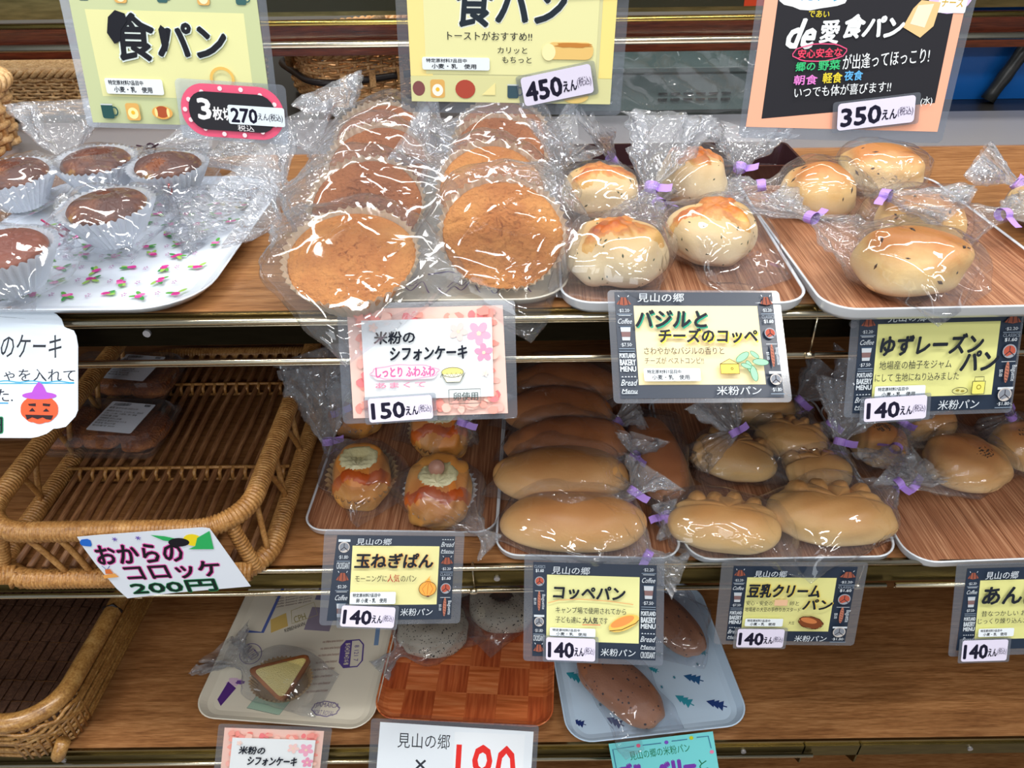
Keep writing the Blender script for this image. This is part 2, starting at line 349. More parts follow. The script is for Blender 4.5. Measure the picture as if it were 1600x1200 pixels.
    def build(s, parent, mats=None, prefix=''):
        for (col, name), b in s.b.items(): b.build(name, (mats or paint)(col), parent, kind=None if name in ('cream_panel', 'white_panel', 'black_panel', 'ingredient_label', 'number_sheet', 'cloud_label', 'lilac_label') else 'stuff')
NAVY = (36, 48, 66); CHALK = (205, 214, 222)
LAM = None
def laminate_mat():
    m, n, l, b = newmat('laminate'); n.remove(b); out = n['Material Output']
    tr = nd(n, 'ShaderNodeBsdfTransparent'); tr.inputs[0].default_value = (.90, .92, .95, 1)
    di = nd(n, 'ShaderNodeBsdfDiffuse'); di.inputs[0].default_value = (.40, .43, .50, 1)
    gl = nd(n, 'ShaderNodeBsdfGlossy'); gl.inputs['Roughness'].default_value = .16
    m1 = nd(n, 'ShaderNodeMixShader'); m1.inputs[0].default_value = .14; l.new(tr.outputs[0], m1.inputs[1]); l.new(di.outputs[0], m1.inputs[2])
    lw = nd(n, 'ShaderNodeLayerWeight', Blend=.35); mu = nd(n, 'ShaderNodeMath', operation='MULTIPLY_ADD', use_clamp=True); mu.inputs[1].default_value = .5; mu.inputs[2].default_value = .06
    l.new(lw.outputs['Facing'], mu.inputs[0]); m2 = nd(n, 'ShaderNodeMixShader'); l.new(mu.outputs[0], m2.inputs[0]); l.new(m1.outputs[0], m2.inputs[1]); l.new(gl.outputs[0], m2.inputs[2])
    l.new(m2.outputs[0], out.inputs[0]); return m
LAM = laminate_mat()
def slab(name, pts, z0, z1, mat, parent):
    n = len(pts); V = [(x, y, z0) for x, y in pts]+[(x, y, z1) for x, y in pts]
    F = [tuple(range(n))[::-1], tuple(range(n, 2*n))]+[(i, (i+1) % n, n+(i+1) % n, n+i) for i in range(n)]
    return mesh(name, V, F, mat, parent)
def card(T, E, Wd, H, label, name='price_card', lam=True, paper=None, group=None):
    root = empty(name, T, 0, label, 'sign', group); root.rotation_euler = tuple(R(a) for a in E)
    if lam: slab('laminate_sheet', rrect(Wd, H, .004, 4), -.0002, .0002, LAM, root)
    return root, Sheet(Wd, H)
def paper(root, sh, quad, col, name='paper', th=.0002, rough=.35):
    sh.z += .0001; pts = [sh.xy(u, v) for u, v in quad]
    o = slab(name, pts[::-1], sh.z-.00005, sh.z+th, plain('paper_%d_%d_%d' % col, srgb(*col), rough, coat=.04), root); sh.z += th; return o
def price_tag(sh, root, u0, v0, u1, v1, num, rot=0, tax=True):
    """small lavender-white plastic tag with bold digits"""
    cu, cv = (u0+u1)/2, (v0+v1)/2; w, h = (u1-u0)*sh.W, (v1-v0)*sh.H; cx, cy = sh.xy(cu, cv)
    e = bpy.data.objects.new('price_tag', None); link(e, root); e.location = (cx, cy, sh.z+.0003); e.rotation_euler = (0, 0, R(rot)); e.empty_display_size = .01
    slab('clear_pocket', rrect(w*1.13, h*1.16, .002, 3), -.0002, 0, LAM, e)
    slab('tag_plate', rrect(w, h, .0025, 4), .00005, .0003, plain('tag_plate', srgb(228, 222, 244), .3, coat=.3), e)
    t = Sheet(w, h, .00035); t.text(num, .05, .22, .56, .86, (24, 22, 44), .035)
    t.text('えん', .58, .42, .77, .78, (24, 22, 44), .02); t.text('(税込)', .78, .38, .98, .74, (70, 62, 90), 0); t.build(e)
    sh.z += .0008
    return e
def allergen(sh, u0, v0, u1, v1, extra=''):
    sh.rect(u0, v0, u1, v1, (232, 240, 246), 'ingredient_label', .0015); w, h = u1-u0, v1-v0
    sh.text('特定原材料7品目中', u0+.06*w, v0+.12*h, u0+.66*w, v0+.42*h, (30, 34, 44), .02)
    sh.text(extra+'小麦・乳　使用', u0+.14*w, v0+.52*h, u0+.80*w, v0+.88*h, (30, 34, 44), .015)
def menu_icons(sh, seq, u0, u1, v0, v1):
    """column of chalk drawings and words on the navy border, tokens with relative heights"""
    hs = {'croissant': 1.25, 'coffee': .9, 'cup': 1.5, 'portland': 2.2, 'breadmenu': 1.7, 'bun': 1.5, 'baguette': 2.3, 'ball': 1.5, 'p220': .55, 'p750': .6, 'p160': .9, 'p180': .6, 'cword': .7}
    tot = sum(hs[t] for t in seq); v = v0; w = u1-u0; c = (u0+u1)/2; k = sh.W/sh.H
    for t in seq:
        h = hs[t]*(v1-v0)/tot; a, b = v+.1*h, v+.9*h; m = (a+b)/2
        if t == 'croissant':
            sh.poly([(u0+.02*w, m+.2*h), (u0+.2*w, m-.05*h), (u0+.35*w, m-.28*h), (u0+.65*w, m-.28*h), (u0+.82*w, m-.05*h), (u1-.02*w, m+.2*h), (c, m+.3*h)], (150, 84, 66))
            for q in (-.2, 0, .2): sh.line([(c+q*w, m-.26*h), (c+q*1.6*w, m+.26*h)], .0045, (60, 50, 58))
            for q in (-.35, .35): sh.line([(c+q*w, m-.42*h), (c+q*.8*w, m-.30*h)], .004, CHALK)
        elif t == 'coffee':
            sh.line([(u0+.1*w, a), (u1-.1*w, a)], .0035, CHALK); sh.text('Coffee', u0+.04*w, a+.3*h, u1-.04*w, b, CHALK, .01, shear=.3)
        elif t == 'cup':
            sh.poly([(c-.34*w, a), (c+.34*w, a), (c+.25*w, b), (c-.25*w, b)], (185, 192, 200)); sh.poly([(c-.31*w, a+.3*h), (c+.31*w, a+.3*h), (c+.27*w, b-.2*h), (c-.27*w, b-.2*h)], (124, 96, 96)); sh.line([(c-.38*w, a), (c+.38*w, a)], .006, (60, 80, 100))
        elif t == 'portland':
            sh.line([(u0, a-.02*h), (u1, a-.02*h)], .006, (120, 134, 150)); sh.text('PORTLAND', u0, a+.06*h, u1, a+.24*h, CHALK, .02); sh.text('BAKERY', u0, a+.30*h, u1, a+.52*h, CHALK, .025); sh.text('MENU', u0, a+.57*h, u1, b-.04*h, CHALK, .03)
        elif t == 'breadmenu':
            for q in range(5): sh.poly([(u0+w*(q+.1)/5, a), (u0+w*(q+.9)/5, a), (u0+w*(q+.5)/5, a-.06*h)], CHALK)
            sh.text('Bread', u0+.02*w, a+.12*h, u1-.02*w, a+.42*h, CHALK, .01, shear=.3); sh.text('Menu', u0+.02*w, a+.58*h, u1-.02*w, b-.02*h, CHALK, .01, shear=.3); sh.line([(u0, b), (u1, b)], .003, CHALK)
        elif t in ('bun', 'ball'):
            col = (176, 84, 66) if t == 'bun' else (130, 136, 146); rr = min(.42*w, .42*h/k)
            if t == 'ball':
                sh.poly([(u0+.05*w, a+.03*h), (u1-.05*w, a+.03*h), (u1-.05*w, a+.17*h), (u0+.05*w, a+.17*h)], CHALK); m += .08*h
            sh.oval(c, m, rr, rr, (196, 190, 186) if t == 'ball' else (150, 156, 166)); sh.oval(c, m, rr*.85, rr*.8, col, a0=-20, a1=250); sh.line([(c, m-rr*k*.7), (c, m), (c-rr*.7, m+rr*k*.6)], .005, (50, 44, 52)); sh.line([(c, m), (c+rr*.7, m+rr*k*.6)], .005, (50, 44, 52))
        elif t == 'baguette':
            sh.line([(u0+.1*w, a-.02*h), (u1-.1*w, a-.02*h)], .003, CHALK)
            sh.oval(c-.02*w, m, .13*w, .42*h/k, (178, 112, 92)); 
            for q in range(6): sh.line([(c-.1*w, a+h*(.1+.12*q)), (c+.07*w, a+h*(.16+.12*q))], .003, (92, 60, 58))
            sh.text('Baguette', u0+.66*w, a+.12*h, u1, b-.05*h, CHALK, .005, vert=True); sh.text('$5.00', u0, a+.28*h, u0+.22*w, b-.24*h, CHALK, .01, vert=True)
        elif t == 'cword': sh.text('CROISSANT', u0, a, u1, b, CHALK, .01)
        else:
            s_ = {'p220': '·$2.20·', 'p750': '·$7.50·', 'p160': '$1.60', 'p180': '·$1.80·'}[t]
            if t == 'p160': sh.text('CLASSICS', u0+.02*w, a, u1-.02*w, a+.32*h, (150, 162, 176), .01); sh.text(s_, u0+.15*w, a+.42*h, u1-.15*w, b, CHALK, .02)
            else: sh.text(s_, u0+.12*w, a, u1-.12*w, b-.22*h, CHALK, .008); sh.line([(u0, b+.05*h), (u1, b+.05*h)], .006, (120, 134, 150))
        v += h
SEQ_A = ['croissant', 'p220', 'coffee', 'cup', 'p750', 'portland', 'breadmenu']; SEQ_B = ['croissant', 'p220', 'p160', 'bun', 'baguette', 'ball', 'p180']
SEQ_C = ['ball', 'p180', 'cword', 'croissant', 'p220', 'coffee', 'cup']; SEQ_D = ['breadmenu', 'croissant', 'p220', 'p160', 'bun', 'baguette']
SEQ_E = ['p160', 'bun', 'baguette', 'ball', 'p180', 'cword', 'croissant']; SEQ_F = ['p220', 'coffee', 'cup', 'p750', 'portland', 'breadmenu', 'cword']
def dark_card(T, E, Wd, H, label, quad, inner, cream, left, right, top, bot):
    root, sh = card(T, E, Wd, H, label)
    paper(root, sh, quad, NAVY)
    (u0, v0), (u1, v1) = inner; sh.rect(u0, v0, u1, v1, cream, 'cream_panel')
    qL, qR = quad[0][0], quad[1][0]; t, b = quad[0][1], quad[2][1]
    menu_icons(sh, left, qL+.006, u0-.012, t+.02, b-.02); menu_icons(sh, right, u1+.012, qR-.006, t+.02, b-.02)
    sh.text('見山の郷', *top, CHALK, .012, shear=.1); sh.text('米粉パン', *bot, CHALK, .012, shear=.1)
    return root, sh
INK = (28, 34, 44)
# basil and cheese
rt_, sh = dark_card((.1595, .5540, 1.0996), (39.9, 2.6, 2.9), .1521, .1007, 'navy card with cream panel and a cheese and basil drawing, under the basil buns',
    [(.04, .02), (.955, .02), (.955, .96), (.04, .96)], ((.145, .145), (.86, .845)), (236, 220, 176), SEQ_A, SEQ_B, (.165, .045, .43, .125), (.57, .87, .82, .945))
for dx, dy, c in ((.006, .012, (40, 150, 120)), (0, 0, INK)): sh.text('バジルと', .15+dx, .20+dy, .55+dx, .35+dy, c, .026, shear=.15)
for dx, dy, c in ((.006, .012, (240, 220, 80)), (0, 0, INK)): sh.text('チーズのコッペ', .27+dx, .365+dy, .83+dx, .49+dy, c, .024, shear=.15)
sh.text('さわやかなバジルの香りと', .18, .53, .63, .595, (60, 44, 36), .008); sh.text('チーズが ベストコンビ!!', .18, .62, .51, .675, (60, 44, 36), .008)
allergen(sh, .17, .715, .485, .825)
sh.poly([(.60, .68), (.60, .765), (.705, .765), (.705, .68)], (236, 208, 96)); sh.poly([(.60, .68), (.655, .635), (.705, .68)], (246, 226, 130)); sh.line([(.60, .68), (.705, .68), (.705, .765), (.60, .765), (.60, .68), (.655, .635), (.705, .68)], .0035, (90, 70, 40)); sh.ring(.665, .72, .006, .006, .003, (120, 90, 40))
for (u, v, a, l) in ((.73, .62, -35, .045), (.80, .60, 40, .03), (.83, .665, 5, .045), (.765, .71, 70, .04), (.785, .765, 80, .045), (.745, .70, 200, .03)): sh.oval(u, v, l, l*.42, (150, 204, 170), rot=-a); sh.ring(u, v, l, l*.42, .0025, (50, 110, 80), rot=-a)
sh.build(rt_)
# yuzu raisin
rt_, sh = dark_card((.3795, .5750, 1.0656), (68.2, .5, 2.3), .1571, .0993, 'navy card with yellow panel and jam jar drawing, under the raisin buns at the right',
    [(.05, .04), (.985, .04), (.985, .96), (.05, .96)], ((.155, .14), (.865, .82)), (222, 222, 146), SEQ_A, SEQ_B, (.20, .03, .42, .12), (.54, .85, .78, .94))
sh.text('ゆずレーズン', .17, .24, .76, .42, INK, .026, shear=.1); sh.text('パン', .65, .40, .86, .58, INK, .028, shear=.15)
sh.text('地場産の柚子をジャム', .17, .47, .59, .55, INK, .008); sh.text('にして 生地にねり込みました', .15, .585, .64, .66, INK, .008)
sh.rect(.725, .68, .80, .80, (226, 222, 110), r=.003); sh.ring(.765, .735, .012, .012, .004, (130, 110, 20)); sh.line([(.725, .68), (.725, .80), (.80, .80), (.80, .68), (.725, .68)], .004, (60, 60, 40)); sh.line([(.735, .675), (.735, .64), (.79, .64), (.79, .675)], .004, (60, 60, 40))
sh.ring(.655, .765, .045, .02, .0035, (60, 60, 40)); sh.oval(.64, .76, .012, .007, (150, 140, 60)); sh.oval(.67, .768, .012, .007, (150, 140, 60))
allergen(sh, .155, .70, .45, .81); price_tag(sh, rt_, .10, .80, .465, 1.02, '140', 2); sh.build(rt_)
# onion
rt_, sh = dark_card((-.1255, .5381, .8302), (54.7, 10.6, 8.5), .1446, .0963, 'navy card with yellow panel and orange onion drawing, under the onion rolls',
    [(.09, .05), (.93, .05), (.93, .95), (.05, .95)], ((.20, .16), (.82, .79)), (228, 224, 160), SEQ_C, SEQ_D, (.225, .075, .47, .145), (.56, .82, .79, .90))
for dx, c in ((.004, (240, 160, 70)), (0, INK)): sh.text('玉ねぎぱん', .225+dx, .235, .775+dx, .385, c, .026, shear=.1)
sh.text('モーニングに', .23, .465, .45, .535, (60, 50, 40), .008); sh.text('人気', .455, .455, .54, .54, (178, 40, 40), .012); sh.text('のパン', .55, .465, .66, .535, (60, 50, 40), .008)
sh.oval(.745, .61, .062, .052, (244, 170, 78)); sh.poly([(.72, .54), (.77, .54), (.755, .50), (.762, .465), (.745, .50)], (244, 170, 78)); sh.ring(.745, .61, .062, .052, .0035, (90, 50, 20))
for q in (-.03, 0, .03): sh.line([(.75+q*.2, .54), (.745+q*1.3, .61), (.745+q*.6, .67)], .0025, (190, 96, 40))
sh.oval(.75, .69, .012, .006, (110, 70, 60))
allergen(sh, .20, .64, .52, .77, '卵 '); price_tag(sh, rt_, .145, .79, .52, 1.01, '140', -3); sh.build(rt_)
# coppe
rt_, sh = dark_card((.0844, .5369, .7764), (55.7, -1, -4), .1500, .1160, 'navy card with yellow panel and golden roll drawing, under the long plain rolls',
    [(.065, .07), (.945, .07), (.945, .95), (.065, .95)], ((.165, .185), (.825, .80)), (226, 226, 160), SEQ_E, SEQ_F, (.20, .10, .47, .17), (.555, .845, .80, .915))
sh.text('コッペパン', .215, .275, .72, .40, INK, .026, shear=.1); sh.line([(.175, .44), (.25, .41), (.40, .395), (.6, .405), (.78, .43)], .006, (226, 170, 110))
sh.text('キャンプ場で使用されてから', .23, .47, .73, .53, INK, .008); sh.text('子ども達に', .23, .56, .41, .62, INK, .008); sh.text('大人気', .425, .56, .53, .62, INK, .014); sh.text('です', .54, .56, .60, .62, INK, .008); sh.line([(.42, .63), (.55, .628)], .005, (226, 100, 80))
sh.oval(.715, .605, .115, .05, (240, 196, 96), rot=24); sh.oval(.705, .59, .09, .03, (232, 150, 80), rot=24); sh.line([(.615, .68), (.70, .665), (.80, .60), (.82, .57)], .005, (80, 60, 30))
allergen(sh, .19, .665, .515, .745); price_tag(sh, rt_, .165, .755, .515, .965, '140', 0); sh.build(rt_)
# soy cream
rt_, sh = dark_card((.3045, .5560, .7573), (75.3, -.2, -1.7), .1578, .1098, 'navy card with yellow panel and brown bread drawing, under the cream buns',
    [(.085, .05), (.93, .05), (.93, .95), (.085, .95)], ((.185, .18), (.80, .825)), (222, 220, 146), SEQ_A, SEQ_B, (.225, .08, .445, .155), (.56, .85, .785, .925))
for dx, c in ((.005, (236, 200, 60)), (0, INK)):
    sh.text('豆乳クリーム', .195+dx, .235, .69+dx, .39, c, .026, shear=.1); sh.text('パン', .59+dx, .41, .785+dx, .53, c, .028, shear=.15)
sh.text('安心・安全の', .19, .43, .37, .485, INK, .008); sh.rect(.385, .415, .475, .485, (230, 186, 150)); sh.text('卵と', .49, .43, .555, .485, INK, .008); sh.text('地場産の大豆の手作りカスタード', .185, .505, .57, .56, INK, .008)
sh.oval(.655, .685, .09, .05, (122, 66, 36), jag=.2, n=26, rot=-15); sh.oval(.64, .66, .06, .022, (196, 120, 70), rot=-15); sh.ring(.655, .685, .09, .05, .004, (60, 30, 20), wob=.03, rot=-15)
sh.text('大豆', .50, .67, .54, .71, INK, .01)
allergen(sh, .195, .64, .46, .735); price_tag(sh, rt_, .15, .765, .48, .99, '140', 0); sh.build(rt_)
# anpan
rt_, sh = dark_card((.5601, .5454, .7577), (65.4, .4, 1.4), .1616, .1092, 'navy card with yellow panel, cut off by the right picture edge',
    [(.075, .05), (.93, .05), (.93, .93), (.05, .93)], ((.17, .18), (.83, .82)), (222, 222, 146), SEQ_A, SEQ_B, (.19, .075, .41, .155), (.56, .85, .785, .915))
sh.text('あんぱん', .185, .23, .74, .42, INK, .024, shear=.1)
sh.text('昔なつかしい おはぎのような', .185, .49, .75, .55, INK, .008); sh.text('じっくり煉り込んだ つぶあんです', .165, .57, .76, .63, INK, .008); sh.text('ごま', .56, .72, .62, .77, INK, .008)
allergen(sh, .175, .68, .42, .77); price_tag(sh, rt_, .07, .80, .385, 1.03, '140', 0); sh.build(rt_)
def blossom(sh, u, v, r, col, seed=0, cen=(250, 226, 200)):
    for k in range(5):
        a = 2*pi*k/5+seed; du, dv = r*.62*cos(a), r*.62*sin(a)*sh.W/sh.H; sh.oval(u+du, v+dv, r*.48, r*.36, col, 'blossom_print', 10, rot=-math.degrees(a))
    sh.oval(u, v, r*.2, r*.2, cen, 'blossom_print', 8)
def sakura_card(T, E, Wd, H, label, full):
    root, sh = card(T, E, Wd, H, label); rnd = random.Random(4)
    paper(root, sh, [(.055, .045), (.93, .045), (.945, .955), (.06, .955)], (246, 206, 194))
    for k in range(70):
        side = k % 4; t = rnd.random(); q = .05+.07*rnd.random()
        u, v = ((.08+.84*t, .055+q*.9) if side == 0 else (.08+.84*t, .945-q*.8) if side == 1 else (.06+q, .07+.86*t) if side == 2 else (.935-q, .07+.86*t))
        u = min(max(u, .085), .91); v = min(max(v, .085), .92)
        sh.oval(u, v, .018+.02*rnd.random(), .016+.014*rnd.random(), rnd.choice([(248, 158, 148), (250, 186, 176), (244, 136, 140), (252, 204, 190), (250, 170, 156)]), 'blossom_print', 9, jag=.4, seed=k)
    sh.rect(.135, .14, .865, .80, (238, 244, 248), 'white_panel', 0)
    blossom(sh, .79, .27, .065, (246, 178, 204), .3); blossom(sh, .815, .43, .05, (242, 160, 192), .9); blossom(sh, .675, .25, .05, (250, 214, 210), .1); blossom(sh, .2, .2, .025, (250, 224, 216)); blossom(sh, .82, .60, .02, (250, 224, 216))
    sh.text('米粉の', .205, .235, .43, .335, (24, 30, 44), .02, shear=.1); sh.text('シフォンケーキ', .29, .365, .72, .475, (24, 30, 44), .024, shear=.1)
    if full:
        sh.rect(.185, .51, .55, .635, (250, 226, 236), r=.006); sh.ring(.367, .572, .19, .042, .005, (230, 170, 200), wob=.05, n=48); sh.text('しっとり ふわふわ', .205, .53, .535, .61, (226, 110, 170), .025)
        sh.text('卵使用', .635, .755, .775, .825, (60, 80, 80), .01)
        sh.line([(.61, .73), (.79, .73), (.79, .85), (.61, .85), (.61, .73)], .0035, (60, 80, 80))
        sh.oval(.635, .585, .062, .028, (246, 232, 140)); sh.poly([(.575, .60), (.695, .60), (.675, .665), (.595, .665)], (248, 244, 220)); sh.ring(.635, .585, .062, .028, .003, (70, 80, 70))
        zig = [(.565+.0128*k, .59 if k % 2 else .625) for k in range(12)]; sh.line(zig, .003, (70, 80, 70)); sh.line([(.575, .60), (.60, .668), (.675, .668), (.70, .60)], .003, (70, 80, 70))
        sh.text('あまくて', .20, .655, .48, .70, (236, 150, 180), .02)
        price_tag(sh, root, .155, .775, .515, .975, '150', 2)
    sh.build(root)
sakura_card((-.0738, .5704, 1.0757), (62.8, .9, 3.1), .1559, .1065, 'pink blossom-bordered card with a cup cake drawing and 150 tag, under the chiffon cakes', True)
sakura_card((-.3227, .5435, .4641), (67.6, 13.1, 4.9), .1433, .1143, 'pink blossom-bordered card at the bottom edge, under the tray with the cake wedge', False)
# the cards hanging in front of the top
def mug(sh, u, v, w, col):
    k = sh.W/sh.H; sh.rect(u-w/2, v-w*k*.6, u+w/2, v+w*k*.6, col, r=.0015); sh.ring(u+w*.6, v, w*.26, w*.34, w*.12, col, 12); sh.rect(u-w/2, v-w*k*.6, u+w/2, v-w*k*.48, (200, 210, 210))
def toast(sh, u, v, w, inner):
    k = sh.W/sh.H; sh.rect(u-w/2, v-w*k*.6, u+w/2, v+w*k*.6, (224, 176, 100), r=.002); sh.oval(u, v+.01, w*.38, w*.4, inner); sh.oval(u, v+.005, w*.14, w*.14, (240, 190, 60))
def roll(sh, u, v, w): 
    sh.oval(u, v, w*.62, w*.38, (232, 172, 90)); sh.oval(u, v-.005, w*.4, w*.34, (176, 84, 50)); sh.oval(u-w*.36, v, w*.09, w*.26, (250, 224, 150)); sh.oval(u+w*.36, v, w*.09, w*.26, (250, 224, 150))
root, sh = card((-.2402, .5866, 1.3296), (82.6, 1.9, -1.4), .1442, .1014, 'yellow-green card with black brush writing and a pink oval tag, hanging at top left')
paper(root, sh, [(.05, .03), (.955, .03), (.965, .965), (.035, .965)], (196, 206, 156)); sh.rect(.115, .215, .885, .78, (228, 228, 168), 'cream_panel')
for u in (.12, .5, .88): mug(sh, u, .12, .05, (60, 100, 100))
toast(sh, .3, .12, .06, (245, 235, 190)); toast(sh, .7, .12, .06, (245, 235, 190))
for w_, c in ((.045, (226, 240, 236)), (.018, (30, 32, 40))):
    sh.text('食', .23, .235, .43, .53, c, w_, shear=.1); sh.text('パン', .45, .29, .78, .50, c, w_+.01, shear=.1)
sh.poly([(.205, .36), (.225, .26), (.265, .215), (.31, .235), (.315, .28), (.275, .34), (.262, .41), (.232, .43)], (30, 32, 40)); sh.poly([(.46, .33), (.475, .30), (.50, .33), (.50, .42), (.485, .47), (.465, .46)], (30, 32, 40))
sh.ring(.74, .64, .055, .05, .014, (232, 190, 100)); allergen(sh, .145, .655, .435, .76)
mug(sh, .13, .88, .06, (44, 84, 84)); toast(sh, .26, .88, .07, (250, 236, 170)); roll(sh, .41, .88, .085)
sh.z += .0006
e = bpy.data.objects.new('price_tag', None); link(e, root); cx, cy = sh.xy(.775, .86); e.location = (cx, cy, sh.z+.0003); e.rotation_euler = (0, 0, R(-2))
t = Sheet(.075, .037, .0006); slab('clear_pocket', rrect(.080, .042, .004, 4), -.0002, .0001, LAM, e); slab('tag_plate', rrect(.075, .037, .018, 10), .00015, .0005, plain('pink_plate', srgb(232, 88, 124), .4), e)
for k in range(14):
    a = 2*pi*k/14; t.oval(.5+.46*cos(a)*(1 if abs(cos(a)) > .7 else .98), .5-.44*sin(a), .022, .022, (250, 226, 232))
t.rect(.08, .14, .92, .86, (44, 44, 50), r=.012); t.text('3', .17, .28, .29, .66, (240, 240, 244), .03); t.text('枚切', .31, .42, .50, .66, (240, 240, 244), .02); t.text('税込', .54, .73, .70, .85, (240, 240, 244), .012)
t.rect(.46, .36, 1.01, .72, (226, 238, 248), r=.0015); t.text('270', .49, .42, .74, .68, (24, 22, 44), .03); t.text('えん(税込)', .75, .48, .99, .64, (24, 22, 44), .012); t.build(e); sh.build(root)
root, sh = card((.0027, .5891, 1.3341), (85.2, 1.1, -2.0), .1628, .0956, 'pale yellow card with mug and toast pictures and a 450 tag, hanging at top centre')
paper(root, sh, [(.05, .03), (.95, .03), (.95, .915), (.05, .915)], (218, 216, 164)); sh.rect(.05, .15, .15, .73, (246, 226, 150)); sh.rect(.89, .15, .95, .73, (246, 226, 140)); sh.rect(.12, .13, .875, .715, (232, 230, 172), 'cream_panel')
for w_, c in ((.045, (240, 246, 236)), (.020, (36, 46, 56))):
    sh.text('食', .26, .09, .42, .38, c, w_, shear=.1); sh.text('パン', .44, .12, .73, .35, c, w_+.01, shear=.1)
sh.text('トーストがおすすめ!!', .22, .415, .59, .475, INK, .01); sh.text('カリッと', .44, .52, .57, .565, INK, .01); sh.text('もちっと', .46, .585, .59, .63, INK, .01)
sh.rect(.655, .48, .86, .60, (234, 196, 120), r=.005); sh.oval(.665, .55, .03, .035, (248, 236, 180)); sh.oval(.77, .5, .08, .01, (196, 130, 60), jag=.4)
allergen(sh, .105, .595, .405, .685)
sh.rect(.05, .735, .95, .915, (218, 216, 160)); sh.oval(.085, .82, .028, .032, (130, 80, 80)); toast(sh, .17, .82, .065, (250, 244, 230)); sh.oval(.295, .82, .045, .04, (176, 76, 60)); sh.poly([(.37, .86), (.43, .77), (.43, .86)], (240, 228, 160)); mug(sh, .51, .83, .05, (60, 84, 96)); sh.oval(.79, .86, .06, .03, (226, 196, 120))
sh.rect(.67, -.02, 1.0, .145, (244, 240, 244), 'extra_label', .003, 3); sh.text('焼きたて', .72, -.01, .92, .11, (50, 48, 60), .015)
price_tag(sh, root, .55, .675, .865, .885, '450', 12); sh.build(root)
root, sh = card((.2486, .5818, 1.3203), (79, 1.7, -1.8), .1513, .1075, 'black and salmon sign with coloured chalk writing and a 350 tag, top right')
paper(root, sh, [(.035, .02), (.955, .02), (.965, .925), (.03, .925)], (248, 178, 148))
sh.poly([(.095, .02), (.905, .02), (.92, .74), (.10, .87)], (40, 40, 46), 'black_panel')
sh.oval(.25, .10, .17, .065, (240, 244, 248), 'cloud_label', 24, jag=.12); sh.text('こだわり', .14, .06, .38, .14, (60, 160, 200), .01)
sh.oval(.88, .09, .10, .075, (214, 190, 232), 'lilac_label', 24); sh.rect(.83, .05, .96, .19, (236, 240, 244), r=.001); sh.text('チーズ', .845, .10, .945, .155, (206, 170, 60), .015)
sh.poly([(.72, .17), (.69, .28), (.78, .34), (.83, .27), (.84, .13), (.75, .12)], (232, 196, 140)); sh.poly([(.74, .15), (.72, .26), (.79, .28), (.81, .14)], (248, 234, 200))
Wt = (236, 242, 246)
sh.text('de', .17, .25, .295, .42, Wt, .03, shear=.25); sh.text('愛', .315, .25, .40, .385, Wt, .02); sh.text('食パン', .42, .215, .69, .35, Wt, .03, shear=.2); sh.text('であい', .245, .195, .34, .235, (214, 196, 60), .015)
sh.text('安心安全な', .225, .42, .43, .475, (226, 70, 100), .02, rot=4); sh.ring(.325, .445, .125, .038, .005, (226, 84, 130), wob=.03, rot=4)
sh.text('郷の', .225, .505, .315, .56, (60, 190, 120), .02, rot=4); sh.text('野菜', .33, .49, .43, .55, (60, 190, 120), .02, rot=4)
sh.text('が出逢ってほっこり!', .44, .425, .84, .52, Wt, .012, rot=6)
sh.text('朝食', .225, .585, .335, .645, (226, 130, 210), .015, rot=3); sh.text('軽食', .36, .565, .45, .63, (226, 206, 60), .015, rot=3); sh.text('夜食', .46, .55, .545, .61, (100, 180, 236), .015, rot=3)
sh.text('いつでも体が喜びます!!', .235, .635, .69, .705, Wt, .01, rot=5); sh.text('(水)', .845, .70, .90, .76, Wt, .01, rot=5)
price_tag(sh, root, .46, .725, .825, .90, '350', 8); sh.build(root)
# hand written white card, far left
root = empty('handwritten_card', (-.4596, .5639, 1.0729), 0, 'white hand-cut card with a pumpkin drawing, partly cut off by the left picture edge', 'sign'); root.rotation_euler = (R(55.7), R(2.2), R(1.2))
sh = Sheet(.1499, .1122, .0004); Wc, Hc = .1499, .1122
pts = [(1, .27), (1, .78), (.985, .83), (.93, .91), (.88, .925), (.86, .925), (.82, .965), (.77, .99), (.73, 1), (.02, 1), (0, .95), (0, .05), (.02, 0), (.83, 0), (.875, .02), (.905, .06), (.92, .12), (.935, .13), (.975, .15), (.99, .19)]
slab('card_sheet', [sh.xy(u, v) for u, v in pts][::-1], -.0004, .0004, plain('white_card', srgb(226, 238, 250), .55), root)
sh.text('かぼちゃのケーキ', .19, .18, .905, .375, (50, 54, 62), .01, shear=.1); sh.text('かぼちゃを入れて', .31, .455, .985, .555, (50, 54, 66), .01); sh.text('ました.', .36, .615, .625, .715, (50, 54, 66), .012)
wav = [(.02+.96*k/40, .555+.006*sin(k)) for k in range(41)]; sh.line(wav, .006, (60, 170, 214)); sh.line([(.02, .57), (.5, .572), (.98, .566)], .005, (60, 170, 214)); sh.line([(.3, .725), (.60, .725)], .007, (60, 160, 220))
sh.text('200円', .28, .84, .565, .96, (30, 130, 80), .05); sh.text('200円', .28, .84, .565, .96, INK, .01)
pu = [(.78+.108*cos(2*pi*k/40)*(1+.02*abs(sin(4*2*pi*k/40))), .775+.115*sin(2*pi*k/40)*(1 if sin(2*pi*k/40) < 0 else .92+.07*abs(sin(5*2*pi*k/40)))) for k in range(40)]
sh.poly(pu, (240, 96, 60), 'pumpkin_drawing'); hat = (178, 86, 206)
sh.oval(.78, .665, .10, .022, hat, 'pumpkin_drawing'); sh.poly([(.73, .66), (.75, .60), (.775, .555), (.80, .58), (.83, .66)], hat, 'pumpkin_drawing')
